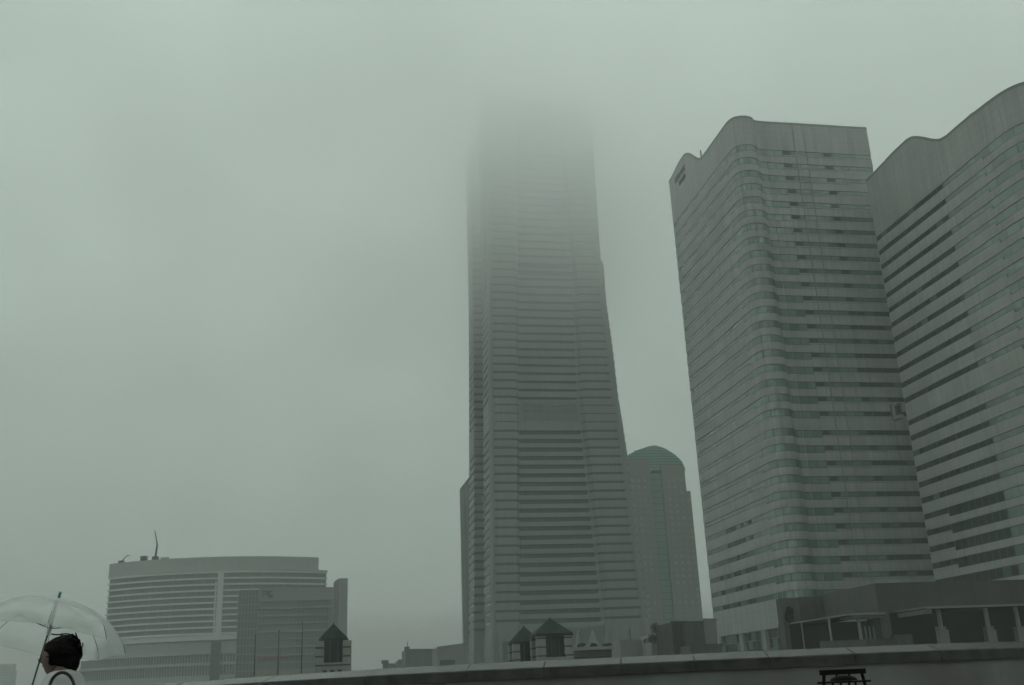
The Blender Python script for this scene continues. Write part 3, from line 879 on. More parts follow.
# low hall with pale cones, next to the twin pavilions
def low_hall():
    Y = 165.; c = at(594, 690, Y); c.z = 0; Q = empty('low_hall', c)
    tag(Q, 'low stone hall with a plain cornice beside the larger striped pavilion', 'hall')
    wl = at(573.5, 650, Y); wr = at(615.5, 650, Y); W = (wr-wl).length; zt = at(594, 646.5, Y).z
    o = c-N2*(W/2)
    mb = MB(); mb.box(o, N2, N1, W, 8, 0, zt-.5); mb.build('wall', M['podium2'], Q)
    mb = MB(); mb.box(o-N2*.25-N1*.3, N2, N1, W+.5, 8.6, zt-.5, zt); mb.build('cornice', M['palestone'], Q)
    mb = MB(); mb.box(o+N2*.3-N1*.02, N2, N1, W-.6, .1, .1, at(594, 657, Y).z); mb.build('window', M['glassd'], Q)
    labs = ('pale pointed cone on the low hall roof, next to the larger pavilion', 'middle pale pointed cone on the low hall roof', 'pale pointed cone at the outer end of the low hall roof')
    for k, (x, yp, w, mm) in enumerate(((579.5, 626.5, 10, 'granite_dk'), (593.8, 630, 11, 'granite_dk'), (607.5, 631, 10, 'granite_dk'))):
        p = at(x, 646.5, Y+4); top = at(x, yp, Y+4); r_ = w*.56*.00093*(Y+4)
        mb = MB(); n = 14; base = [(p.x+r_*math.cos(2*math.pi*i/n), p.y+r_*math.sin(2*math.pi*i/n), zt) for i in range(n)]
        mid = [(p.x+r_*.58*math.cos(2*math.pi*i/n), p.y+r_*.58*math.sin(2*math.pi*i/n), zt+(top.z-zt)*.5) for i in range(n)]
        tip = [(p.x+.08*math.cos(2*math.pi*i/n), p.y+.08*math.sin(2*math.pi*i/n), top.z) for i in range(n)]
        mb.grid([base, mid, tip], closed=True); mb.poly(tip); mb.poly(list(reversed(base)))
        tag(mb.build('cone_roof', M[mm]), labs[k], 'cone', 'pale cones on the low hall')
low_hall()

def clump(center, rx, ry, rz, n, seed, size=.35):
    rr = random.Random(seed); mb = MB()
    lobes = [(Vector((rr.uniform(-.6, .6)*rx, rr.uniform(-.6, .6)*ry, rr.uniform(-.45, .55)*rz)), rr.uniform(.35, .6)) for _ in range(7)]
    for _ in range(n):
        lc, lr = rr.choice(lobes)
        while True:
            q = Vector((rr.uniform(-1, 1), rr.uniform(-1, 1), rr.uniform(-1, 1)))
            if .35 < q.length < 1: break
        p = center + lc + Vector((q.x*rx*lr, q.y*ry*lr, q.z*rz*lr))
        u = Vector((rr.gauss(0, 1), rr.gauss(0, 1), rr.gauss(0, .6))).normalized(); v = u.orthogonal().normalized()
        s = size*rr.uniform(.6, 1.3)
        mb.poly([p-u*s, p-v*s*.45, p+u*s, p+v*s*.45])
    return mb
def bush(x, y, Y, rx, rz, seed, label, group, base=None):
    c = at(x, y, Y); z0 = base if base is not None else 0
    g = empty('shrub', (c.x, c.y, z0)); tag(g, label, 'shrub', group)
    clump(c, rx, rx, rz, 420, seed, .28).build('foliage', M['leaf'], g)
    mb = MB(); rr = random.Random(seed)
    for k in range(4): mb.tube([(c.x, c.y, z0), c+Vector((rr.uniform(-.5, .5)*rx, rr.uniform(-.5, .5)*rx, 0))], [.09, .03], 5)
    mb.build('stem', M['bark'], g)
for k, (x, lab) in enumerate(((581, 'low dark shrub under the cone nearest the larger pavilion'), (595, 'low dark shrub under the middle pale cone'), (607.5, 'low dark shrub under the outermost pale cone'))):
    bush(x, 645.6, 167.2, .6, .28, 30+k, lab, 'shrubs at the cones', at(594, 646.5, 165.).z-.02)

# ================================================================== low buildings along the skyline
def block(name, x0, x1, ytop, Y, label, mm, cat='building', depth=14., slope=0., rowsn=3, penthouse=True, windows=True, group=None):
    c = at((x0+x1)/2, 690, Y); c.z = 0; Q = empty(name, c); tag(Q, label, cat, group)
    def uv(x, y): h = hit(x, y, N1, c); return (h-c).dot(N2), h.z
    u0, z0 = uv(x0, ytop); u1, z1 = uv(x1, ytop-slope)
    o = c+N2*u0
    mb = MB(); p = [o, c+N2*u1, c+N2*u1+N1*depth, o+N1*depth]
    mb.hexa(p+[p[0]+Z*z0, p[1]+Z*z1, p[2]+Z*z1, p[3]+Z*z0]); mb.build('wall', mm, Q)
    zt = min(z0, z1)
    mb = MB(); q = [p[0]-N1*.15-N2*.15, p[1]-N1*.15+N2*.15, p[1]-N1*.15+N2*.15+N1*.5, p[0]-N1*.15-N2*.15+N1*.5]
    mb.hexa([q[0]+Z*(z0-.15), q[1]+Z*(z1-.15), q[2]+Z*(z1-.15), q[3]+Z*(z0-.15)]+[q[0]+Z*(z0+.35), q[1]+Z*(z1+.35), q[2]+Z*(z1+.35), q[3]+Z*(z0+.35)]); mb.build('parapet', mm, Q)
    if windows:
        for k in range(rowsn):
            zz = zt-3.2-k*3.6
            if zz < 1: break
            mb = MB(); n = max(2, int((u1-u0)/2.6))
            for i in range(n): mb.box(c+N2*(u0+(u1-u0)*(i+.14)/n)-N1*.06, N2, N1, (u1-u0)*.72/n, .2, zz, zz+1.7)
            mb.build('window_glazing', M['glasslm'], Q)
    return Q, c, uv
Q, c, uv = block('low_block', 405.5, 438, 650, 330., 'dark grey low block with thin aerials, left of the pale low block', M['granite_dk'], windows=False)
p = c+N2*uv(408, 650)[0]+N1*2; zb = uv(408, 650)[1]
mb = MB(); mb.box(p-N2*.9, N2, N1, 1.6, 1.6, zb, zb+1.1); mb.build('roof_hut', M['granite_dk'], Q)
mb = MB(); mb.tube([p+Z*zb, p+Z*(zb+2.6)], .09, 5); mb.build('aerial', M['dark'], Q)
Q, c, uv = block('low_block', 437.5, 466, 648, 300., 'pale low block with sloping roofline against the foot of the landmark tower', M['officewall'], slope=4.0, windows=False)
p = uv(442, 662); mb = MB(); mb.box(c+N2*uv(440, 660)[0]-N1*.05, N2, N1, uv(455, 660)[0]-uv(440, 660)[0], .3, 1, uv(447, 660)[1]); mb.build('window_glazing', M['glasslm2'], Q)
block('low_block', 398.5, 406.5, 660.5, 350., 'stepped low annex beside the dark grey block with aerials', M['granite_dk'], windows=False)
block('low_block', 388, 399, 664.5, 360., 'lowest annex at the end of the row of low blocks', M['granite_dk'], windows=False)
def water_tank():
    Y = 340.; c = at(385, 690, Y); c.z = 0; g = empty('tank_tower', c); tag(g, 'small square tank on a post standing alone against the mist', 'tank')
    zt = at(385, 660.3, Y).z; zm = at(385, 663.8, Y).z
    mb = MB(); mb.box(c-Vector((1.05, 1, 0)), r0, Vector((0, 1, 0)), 2.1, 2, zm, zt); mb.build('tank', M['granite_dk'], g)
    mb = MB(); mb.box(c-Vector((.65, .6, 0)), r0, Vector((0, 1, 0)), 1.5, 1.2, 0, zm); mb.build('post', M['granite_dk'], g)
water_tank()
# right of the landmark
block('low_block', 652, 674, 634.5, 262., 'pale low terrace block below the dark shrubs', M['officewall'], depth=10, windows=False)
block('low_block', 671.5, 684.5, 622.5, 250., 'dark upright block with ribbed face beside the terrace', M['podium'], depth=12, windows=False)
block('low_block', 684.6, 703, 622.5, 253., 'grey plain block between the dark upright block and the banded high-rise', M['podium2'], depth=12, windows=False)
block('low_block', 703.2, 716, 620, 256., 'narrow grey block touching the foot of the banded high-rise', M['granite_dk'], depth=12, windows=False)
block('low_block', 620, 652.5, 641, 270., 'low plain annex in front of the landmark tower base', M['granite_dk'], depth=8, windows=False)
block('low_block', 690, 722, 645.5, 222., 'low dark glazed block at the foot of the grey plain blocks', M['podium2'], depth=6, rowsn=1)
for k in range(3):
    pass
def ribs():
    Q = [o for o in bpy.data.objects if o.get('label', '').startswith('dark upright block')][0]
    c = Q.location
    mb = MB()
    def uv(x, y): h = hit(x, y, N1, Vector(c)); return (h-Vector(c)).dot(N2), h.z
    zt = uv(678, 623.5)[1]
    for x in (673.5, 675.5, 677.5, 679.5, 681.5, 683.2):
        u = uv(x, 640)[0]; mb.box(Vector(c)+N2*(u-.12)-N1*.25, N2, N1, .24, .3, 0, zt)
    mb.build('rib_panel_grille', M['dark'], Q)
ribs()
bush(661, 630.5, 266., 2.6, 1.4, 50, 'dark shrub on the pale terrace block', 'shrubs on the terrace', at(661, 634.5, 262).z)
bush(655.5, 629.5, 266., 1.6, 1.6, 51, 'taller narrow dark shrub at the end of the terrace block', 'shrubs on the terrace', at(661, 634.5, 262).z)
bush(649, 640, 262., 1.8, 1.6, 52, 'rounded dark shrub in front of the low plain annex', 'shrubs on the terrace')

# slender poles in front of the office block
for x, y, lab in ((253.5, 636, 'shortest of three slender poles before the taupe office block'), (277.3, 631.5, 'middle slender pole before the taupe office block'), (301, 623.5, 'tallest of three slender poles before the taupe office block')):
    Y = 250.; c = at(x, 690, Y); c.z = 0; g = empty('flagpole', c); tag(g, lab, 'pole', 'flagpoles before the office block')
    zt = at(x, y, Y).z
    mb = MB(); mb.tube([c, c+Z*(zt*.5), c+Z*zt], [.17, .14, .07], 7); mb.build('pole', M['mullion'], g)
    mb = MB(); mb.tube([c+Z*(zt-.02), c+Z*(zt+.3)], .13, 7); mb.build('finial', M['mullion'], g)

# ================================================================== SHOPPING MALL podium on the right
def mall():
    Y = 180.
    Pc = at(884, 640, Y); Pc.z = 0
    Q = empty('shopping_mall', Pc); tag(Q, 'dark stone podium mall with white-edged canopies and colonnade below the banded high-rises', 'shopping mall')
    def f(x, y, a): h = hit(x, y, N1, Pc+N1*a); return (h-Pc).dot(N2), h.z      # on a face towards us, a metres back
    def l(x, y, u): h = hit(x, y, N2, Pc+N2*u); return (h-Pc).dot(N1), h.z      # on a face towards the left
    def bx(name, u0, u1, a0, a1, z0, z1, mm, par=Q):
        mb = MB(); mb.box(Pc+N2*u0+N1*a0, N2, N1, u1-u0, a1-a0, z0, z1); return mb.build(name, mm, par)
    zt = f(884, 583, 0)[1]; zb = f(884, 612, 0)[1]
    aB, _ = l(823, 600, 0)
    bx('upper_wall', 0, 60, 0, aB, zb, zt, M['podium'])
    bx('upper_wall', -.12, -.003, .1, aB-.1, zb, zt-.05, M['podium2'])  # thin paler skin: brighter light on the left face put into colour
    # lower wing further back, with the emblem pillar
    u0, z1 = f(799, 597, aB); u1 = f(823.5, 600, aB)[0]; zl = f(810, 622, aB)[1]
    bx('upper_wall', u0, u1+1, aB, aB+10, zl, z1, M['podium'])
    uP0 = f(781, 600, aB-.8)[0]; uP1 = f(799, 600, aB-.8)[0]; zp = f(790, 598, aB-.8)[1]
    zs = f(790, 624, aB-.8)[1]; uP2 = f(791, 640, aB-.8)[0]
    bx('pillar', uP0, uP1, aB-.8, aB+1.5, zs, zp, M['podium2'])
    pil = bx('pillar', uP0, uP2, aB-.8, aB+1.5, 0, zs-.005, M['podium2'])
    # emblem: an open figure of loops
    mb = MB(); ec = Pc+N2*f(789, 614.5, aB-1)[0]+N1*(aB-1.0)+Z*f(789, 614.5, aB-1)[1]; k = .000935*(Pc.y+aB)
    loop = [(1.2, -6.2), (-1, -5.6), (-1.4, -3.6), (.6, -2.2), (2.6, -3), (3.2, -5), (1.9, -6.2), (2.9, -2.5), (2.2, .4), (-.5, 1.4), (-3, .3), (-3.6, -1.6), (-2.6, .8), (-3.4, 3), (-2.4, 5.4), (0, 6), (2.2, 5), (2.4, 2.8), (.6, 1.9), (-1, 3)]
    mb.tube([ec+N2*(x*k)-Z*(y*k)-N1*.2 for x, y in loop], .36, 6); e = mb.build('emblem', M['black'], Q)
    # canopies: slabs with a pale edge
    def canopy(cx, cy, sx, a_back_px, u_end, name='canopy'):
        u, zz = f(cx, cy, sx); 
        a1 = l(*a_back_px, u)[0]
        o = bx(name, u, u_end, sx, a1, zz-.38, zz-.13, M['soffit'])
        mb = MB()
        mb.box(Pc+N2*(u-.15)+N1*(sx-.15), N2, N1, u_end-u+.15, .14, zz-.34, zz); mb.box(Pc+N2*(u-.15)+N1*(sx-.005), N2, N1, .14, a1-sx, zz-.24, zz)
        mb.box(Pc+N2*(u-.005)+N1*(sx-.005), N2, N1, u_end-u, a1-sx, zz-.12, zz-.02)
        mb.build('canopy_edge', M['canopy'], o); return u, zz, a1
    uq = f(884, 613.7, -3)[0]
    u, zz, a1 = canopy(849, 613.5, -3, (789, 625), -.8)
    # pale soffit panel
    mb = MB(); mb.box(Pc+N2*(u+.8)+N1*-2.6, N2, N1, -.8-u-1, 4.5, zz-.75, zz-.39); mb.build('soffit_panel', M['canopy'], Q)
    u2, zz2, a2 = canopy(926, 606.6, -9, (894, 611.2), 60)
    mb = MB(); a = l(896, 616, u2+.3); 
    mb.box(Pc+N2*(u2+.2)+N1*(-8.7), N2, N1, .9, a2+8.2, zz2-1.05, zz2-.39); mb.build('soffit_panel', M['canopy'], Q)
    bx('pier', -.9, 1.0, -1.2, 1.2, 0, zb, M['podium2'])
    # colonnade
    for x, a, w in ((780+23.5, 12, .12), (831.5, 2, .2), (861.3, -1.5, .28)):
        uu = f(x, 640, a)[0]; zc = zz-.4
        mb = MB(); q = Pc+N2*uu+N1*a; mb.tube([q, q+Z*zc], w, 12); mb.build('column', M['granite_dk'], Q)
    for x in (940.5, 988, 1018.5, 1053):
        uu = f(x, 625, -7)[0]; q = Pc+N2*uu+N1*-7
        mb = MB(); mb.tube([q, q+Z*(zz2-.4)], .36, 12); cl = mb.build('column', M['palestone'], Q)
        zz3 = f(x, 627.5, -7)[1]
        mb = MB(); mb.box(q-N2*.75-N1*.55, N2, N1, 1.25, 1.1, 0, zz3); mb.box(q-N2*.82-N1*.62, N2, N1, 1.39, 1.24, zz3, zz3+.12); mb.build('column_base', M['brownstone'], cl)
        mb = MB(); mb.box(q+N2*.52-N1*.4, N2, N1, .5, .5, zz3-2.9, zz3-.35); mb.build('notice_box', M['canopy'] if x < 960 else M['brownstone'], cl)
    # back walls coloured near-black for the arcade's shade; doors, planter wall
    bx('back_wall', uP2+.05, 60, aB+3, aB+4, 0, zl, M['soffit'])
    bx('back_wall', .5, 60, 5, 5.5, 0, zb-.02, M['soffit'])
    mb = MB(); 
    for k_ in range(7):
        uu = f(868, 632, 0)[0]+k_*.75; mb.box(Pc+N2*uu+N1*.9, N2, N1, .22, .12, f(876, 642, .9)[1], f(876, 626, .9)[1])
    mb.build('door_glazing_frame', M['glass2'], Q)
    pu0 = f(820, 640, -4.5)[0]; pu1 = f(866, 640, -4.5)[0]; pz = f(838, 640.5, -4.5)[1]
    bx('planter_wall', pu0, pu1, -4.5, -4.1, 0, pz, M['podium2'])
    bx('planter_wall', pu1+.01, pu1+5.6, -4.3, -3.9, 0, pz+.12, M['podium'])
    bx('white_kiosk', f(894, 640, -2)[0], f(913, 640, -2)[0], -2, 0, 0, f(900, 634.5, -2)[1], M['podium2'])
    # glazed bay left of the pillar
mall()

# ================================================================== ground, road, pavement
def sheet(name, pts, z, mm, kind='structure'):
    mb = MB(); mb.poly([(x, y, z) for x, y in pts]); return tag(mb.build(name, mm), kind=kind)
n = 64
sheet('ground', [(2300*math.cos(2*math.pi*i/n), 2300*math.sin(2*math.pi*i/n)) for i in range(n)], 0, M['ground'])
sheet('road', [(-60, -6), (60, -6), (60, 4.6), (-60, 4.6)], .006, M['asphalt'])
mb = MB(); mb.box((-60, 4.6), r0, Vector((0, 1, 0)), 120, .18, 0, .13); tag(mb.build('kerb', M['podium2']), kind='structure')
mb = MB(); mb.box((-60, 4.785), r0, Vector((0, 1, 0)), 120, 60, -.05, .12); tag(mb.build('pavement', M['paving']), kind='structure')
mb = MB()
for k in range(-6, 7): mb.quad((k*9-2, 1.2, .011), (k*9+2, 1.2, .011), (k*9+2, 1.34, .011), (k*9-2, 1.34, .011))
tag(mb.build('road_marking', M['hotelwhite']), kind='structure')

# ================================================================== foreground wall with stone coping
def front_wall():
    ctrl = [Vector(q) for q in [(-30, 52), (-17, 36), (-10.2, 27.6), (-7.1, 24.5), (-4.6, 22.2), (-2.2, 20.95), (0, 20.5), (3, 20.2), (6, 20.2), (8.6, 20.75), (10.8, 21.9), (14, 24.5), (20, 30.5), (32, 43)]]
    pl = smooth_curve(ctrl, 3)
    Q = empty('garden_wall', (3, 20.3, .12)); tag(Q, 'low curving grey wall with sloping granite coping across the foreground', 'wall')
    # arc-length parametrisation
    S = [0]
    for a, b in zip(pl, pl[1:]): S.append(S[-1]+(b-a).length)
    def P(s):
        for i in range(len(pl)-1):
            if s <= S[i+1]: 
                f = (s-S[i])/(S[i+1]-S[i]); p = pl[i].lerp(pl[i+1], f); t = (pl[i+1]-pl[i]).normalized(); return p, Vector((-t.y, t.x))
        t = (pl[-1]-pl[-2]).normalized(); return pl[-1], Vector((-t.y, t.x))
    def s_of_px(x):
        best = None
        for i in range(4001):
            s = S[-1]*i/4000; p, nn = P(s); v = Vector((p.x, p.y, 1.72))-E0; w = v.dot(FW)
            if w <= 0: continue
            px = 512+FPX*v.dot(CR)/w
            if best is None or abs(px-x) < best[0]: best = (abs(px-x), s)
        return best[1]
    jx = [263, 366, 466.5, 544.5, 621, 695, 768, 853.5, 938, 1020]
    js = [s_of_px(x) for x in jx]
    while js[0] > 2.2: js.insert(0, js[0]-2.05)
    while js[-1] < S[-1]-2.2: js.append(js[-1]+1.75)
    ZB, ZM, ZT, TW = 1.505, 1.715, 1.84, .34
    rows = []
    k = 140; A = [S[-1]*i/k for i in range(k+1)]
    body = MB(); f = []; 
    for off_, z in ((.0, .1), (.0, ZB), (.42, ZB), (.42, .1)):
        f.append([(P(s)[0].x+P(s)[1].x*off_, P(s)[0].y+P(s)[1].y*off_, z) for s in A])
    f.append(f[0]); body.grid(f); body.build('wall_body', M['wallbody'], Q)
    rr = random.Random(5)
    for a, b in zip(js, js[1:]):
        mb = MB(); g = .008; nn = 6; dz = rr.uniform(-.004, .004); dn = rr.uniform(-.004, .004)
        prof = [(-.055+dn, ZB+.003), (-.055+dn, ZM-.018), (-.042+dn, ZM+dz), (TW, ZT+dz), (TW+.16, ZM+dz), (TW+.16, ZB+.003)]
        rows = []
        for o_, z in prof+prof[:1]:
            rows.append([(P(a+g+(b-a-2*g)*i/nn)[0].x+P(a+g+(b-a-2*g)*i/nn)[1].x*o_, P(a+g+(b-a-2*g)*i/nn)[0].y+P(a+g+(b-a-2*g)*i/nn)[1].y*o_, z) for i in range(nn+1)])
        mb.grid(rows)
        mb.poly([r_[0] for r_ in rows[:-1]]); mb.poly([r_[-1] for r_ in reversed(rows[:-1])])
        mb.build('coping_stone', M['coptop'], Q)
    # mortar core seen in the joints
    mb = MB(); rows = []
    for o_, z in ((-.03, ZB+.001), (-.03, ZM-.03), (TW, ZT-.03), (TW+.14, ZB+.001), (-.03, ZB+.001)):
        rows.append([(P(s)[0].x+P(s)[1].x*o_, P(s)[0].y+P(s)[1].y*o_, z) for s in A])
    mb.grid(rows); mb.build('mortar_bed', M['black'], Q)
front_wall()

# ================================================================== small iron lantern in front of the wall
def lantern():
    Y = 9.6; c = at(845, 690, Y); c.z = .12
    g = empty('garden_lantern', c); tag(g, 'black iron lantern with flat top frame and domed cap before the low wall', 'lantern')
    k = .00092*Y; va = math.atan2(c.x, c.y); ax = Vector((math.cos(va), -math.sin(va), 0)); ay = Vector((math.sin(va), math.cos(va), 0))
    zt = at(845, 669.2, Y).z; zf = at(845, 674.3, Y).z; zc = at(845, 680.2, Y).z
    h = 22.3*k; hz = h*.55
    def box(mb, x0, x1, y0, y1, z0, z1):
        q = c+ax*x0+ay*y0; mb.box((q.x, q.y), ax, ay, x1-x0, y1-y0, z0, z1)
    mb = MB(); bw = .03
    for (x0, x1, y0, y1) in ((-h, h, -hz, -hz+bw), (-h, h, hz-bw, hz), (-h, -h+bw, -hz+bw+.001, hz-bw-.001), (h-bw, h, -hz+bw+.001, hz-bw-.001)):
        box(mb, x0, x1, y0, y1, zf, zt)
    for f in (-.27, .27): box(mb, f*h-.012, f*h+.012, -hz+bw+.001, hz-bw-.001, zf+.004, zt-.004)
    tf = mb.build('top_frame', M['black'], g)
    for sx in (-1, 1):
        for sy in (-1, 1):
            mb = MB(); a = c+ax*(sx*(h-.035))+ay*(sy*(hz-.03)); a.z = zf
            b = c+ax*(sx*(h+.004))+ay*(sy*(hz+.004)); b.z = zc-.22
            mb.bar(a, b, .018); mb.build('corner_post', M['black'], g)
    zd = at(845, 675.2, Y).z
    for f in (-.27, .27):
        mb = MB(); q = c+ax*(f*h); mb.tube([Vector((q.x, q.y, zc-.01)), Vector((q.x, q.y, zf+.01))], .010, 8); mb.build('hanger_rod', M['black'], g)
    for sy in (-1, 1):
        mb = MB(); box(mb, -h-.03, h+.03, sy*(hz-.01)-.009, sy*(hz-.01)+.009, zc-.022, zc-.006); mb.build('side_rail', M['black'], g)
    # domed cap, body with panes, post
    R0 = 13.5*k; rows = []
    for i in range(8):
        t = i/7*math.pi/2; rows.append([(c.x+R0*math.cos(t)*math.cos(2*math.pi*j/20), c.y+R0*math.cos(t)*math.sin(2*math.pi*j/20), zc-.004+(zd-zc+.004)*math.sin(t)) for j in range(20)])
    mb = MB(); mb.grid(rows, closed=True); mb.poly(list(reversed(rows[0]))); mb.build('cap', M['black'], g, smooth=False)
    mb = MB(); b0 = 12.*k
    for x in (-b0, -b0*.36, b0*.30, b0-.02):
        box(mb, x, x+.02, -b0*.9, b0*.9, zc-.21, zc-.006)
    box(mb, -b0, b0, -b0*.9, b0*.9, zc-.24, zc-.21); mb.build('body_frame', M['black'], g)
    mb = MB(); box(mb, -b0+.012, b0-.012, -b0*.9+.012, b0*.9-.012, zc-.205, zc-.009); mb.build('pane', M['lampglass'], g)
    mb = MB(); pt_ = c.copy(); pt_.z = zc-.235; mb.tube([c, pt_], [.05, .035], 10); mb.build('post', M['black'], g)
    mb = MB(); mb.tube([c, c+Z*.06], .1, 12); mb.build('base', M['black'], g)
    for sx in (-1, 1):
        a = c.copy(); a.z = zc-.45; b = c+ax*(sx*h); b.z = zc-.215; mb = MB(); mb.tube([a, b], .013, 6); mb.build('brace', M['black'], g)
lantern()

# ================================================================== woman with a clear umbrella
PY = 6.35
def skin_body(name, joints, edges, radii, mm, parent, sub=2, root=0):
    me = bpy.data.meshes.new(name); me.from_pydata([tuple(j) for j in joints], edges, []); me.update()
    o = bpy.data.objects.new(name, me); COL.objects.link(o)
    md = o.modifiers.new('skin', 'SKIN'); md.use_smooth_shade = True
    for i, v in enumerate(me.skin_vertices[0].data):
        r_ = radii[i]; v.radius = r_ if isinstance(r_, tuple) else (r_, r_); v.use_root = (i == root)
    s = o.modifiers.new('sub', 'SUBSURF'); s.levels = sub; s.render_levels = sub
    me.materials.append(mm)
    dg = bpy.context.evaluated_depsgraph_get(); dg.update()
    m2 = bpy.data.meshes.new_from_object(o.evaluated_get(dg)); 
    bpy.data.objects.remove(o); o = bpy.data.objects.new(name, m2); COL.objects.link(o)
    m2.polygons.foreach_set('use_smooth', [True]*len(m2.polygons))
    if not m2.materials: m2.materials.append(mm)
    childof(o, parent); return o
def person():
    k = .00602             # metres per picture pixel at her distance
    head_c = at(56.5, 657, PY)
    gx = at(62.5, 700, PY); G = Vector((gx.x, PY, .12))
    Q = empty('person', G); tag(Q, 'woman in white top walking beneath a clear umbrella, dark hair pinned up, strap on shoulder', 'person')
    hz = head_c.z
    hx = head_c.x; bx_ = G.x
    shz = hz-.125
    J = []; Rr = []; Ed = []
    def j(x, y, z, r_, par=None):
        J.append(Vector((x, y, z))); Rr.append(r_)
        if par is not None: Ed.append((par, len(J)-1))
        return len(J)-1
    # facing -X; her left side is towards us (-Y)
    pel = j(bx_+.02, PY, .12+.86, .125)
    wst = j(bx_+.02, PY, .12+1.03, .092, pel)
    che = j(bx_+.015, PY, shz-.13, .092, wst)
    upc = j(bx_+.005, PY, shz-.02, .072, che)
    nk = j(hx+.035, PY, shz+.055, .055, upc)
    nk2 = j(hx+.015, PY, hz-.085, .050, nk)
    # arms: left arm (towards us) hangs bent, right hand holds the umbrella in front
    hand_t = HAND
    shl = j(bx_+.0, PY-.165, shz-.035, .058, upc); ell = j(bx_-.02, PY-.20, shz-.30, .042, shl); wrl = j(bx_-.20, PY-.12, shz-.40, .030, ell); hdl = j(bx_-.245, PY-.09, shz-.395, .032, wrl)
    shr = j(bx_-.01, PY+.165, shz-.035, .058, upc); elr = j(bx_-.05, PY+.20, shz-.29, .042, shr); wrr = j(hand_t.x+.07, hand_t.y+.045, hand_t.z-.045, .030, elr); hdr = j(hand_t.x+.03, hand_t.y+.02, hand_t.z-.01, .032, wrr)
    # legs mid-stride
    hl = j(bx_+.02, PY-.085, .12+.80, .088, pel); kl = j(bx_-.10, PY-.085, .12+.47, .056, hl); al = j(bx_-.17, PY-.085, .12+.085, .036, kl); fl = j(bx_-.31, PY-.09, .12+.035, .034, al)
    hr = j(bx_+.02, PY+.085, .12+.80, .088, pel); kr = j(bx_+.06, PY+.085, .12+.45, .056, hr); ar = j(bx_+.22, PY+.085, .12+.12, .036, kr); fr = j(bx_+.11, PY+.09, .12+.035, .034, ar)
    body = skin_body('body', J, Ed, Rr, M['skin'], Q)
    # head: profile-shaped ellipsoid with nose, brow, chin
    mb = MB(); n1, n2 = 40, 30; rows = []
    for i in range(n2+1):
        th = math.pi*i/n2; zz = math.cos(th); rows.append([])
        for jn in range(n1):
            ph = 2*math.pi*jn/n1; x = math.sin(th)*math.cos(ph); y = math.sin(th)*math.sin(ph)
            px, py, pz = x*.080, y*.073, zz*.112
            front = max(0, -x)
            if zz < 0: px *= 1-.16*(-zz); py *= 1-.28*(-zz)
            fx = 0
            if front > .2:
                c_ = max(0, 1-abs(y)/.22)
                fx -= .024*c_*math.exp(-((zz+.16)/.12)**2)          # nose
                fx -= .010*c_*math.exp(-((zz+.06)/.16)**2)
                fx += .008*math.exp(-((zz-.08)/.09)**2)*max(0, 1-abs(abs(y)-.28)/.3)   # eye hollow
                fx -= .006*max(0, 1-abs(y)/.3)*math.exp(-((zz+.42)/.06)**2)  # lips
                fx -= .012*max(0, 1-abs(y)/.35)*math.exp(-((zz+.78)/.14)**2)  # chin
            rows[-1].append((px+fx*front, py, pz))
    mb.grid([[(hx-.005+p[0], PY+p[1], hz+p[2]) for p in r_] for r_ in rows], closed=True)
    face = mb.build('head', M['skin'], body, smooth=True)
    for sy in (-1, 1):
        mb = MB(); q = Vector((hx-.0655, PY+sy*.031, hz+.006)); mb.tube([q+Vector((.008, 0, 0)), q-Vector((.003, 0, 0))], [.009, .007], 10); mb.build('eye', M['eye'], face)
    mb = MB(); mb.tube([(hx-.066, PY-.020, hz-.050), (hx-.0765, PY, hz-.049), (hx-.066, PY+.020, hz-.050)], [.003, .005, .003], 7); mb.build('mouth', M['lip'], face)
    # hair cap: swept back into a bun, covering the ear
    rr = random.Random(6)
    mb = MB(); rows = []
    for i in range(26):
        th = math.pi*i/25; line = []
        for jn in range(44):
            ph = 2*math.pi*jn/44; d = Vector((math.sin(th)*math.cos(ph), math.sin(th)*math.sin(ph), math.cos(th)))
            rad = Vector((d.x*.106, d.y*.091, d.z*(.110 if d.x > -.2 else .114)))
            sx = d.x
            if sx < 0 and d.z > .12: rad.x *= 1+.24*min(1, (d.z-.12)/.45)*min(1, -sx/.3)
            # pull hair away from the face front below the brow
            if sx < -.42 and d.z < .16:
                s = min(1, (-.42-sx)/.34)*min(1, (.16-d.z)/.3); rad *= 1-.30*s
            if d.z < -.45 and sx < .25: rad *= 1-.42*min(1, (-.45-d.z)/.4)*min(1, (.25-sx)/.3)
            rad *= 1+.030*math.sin(ph*9+th*4)*math.sin(th)+rr.uniform(-.018, .018)
            line.append((hx+.036+rad.x, PY+rad.y, hz+.006+rad.z))
        rows.append(line)
    mb.grid(rows, closed=True); hr_ = mb.build('hair', M['hair'], Q, smooth=True)
    # knot low at the back and flying strands above
    mb = MB(); kc = Vector((hx+.098, PY+.0, hz-.030)); rows = []
    for i in range(13):
        th = math.pi*i/12; rows.append([tuple(kc+Vector((math.sin(th)*math.cos(2*math.pi*q/16)*.042, math.sin(th)*math.sin(2*math.pi*q/16)*.045, math.cos(th)*.068))) for q in range(16)])
    mb.grid(rows, closed=True); mb.build('hair_knot', M['hair'], hr_, smooth=True)
    mb = MB()
    S = lambda x, y: at(x, y, PY)
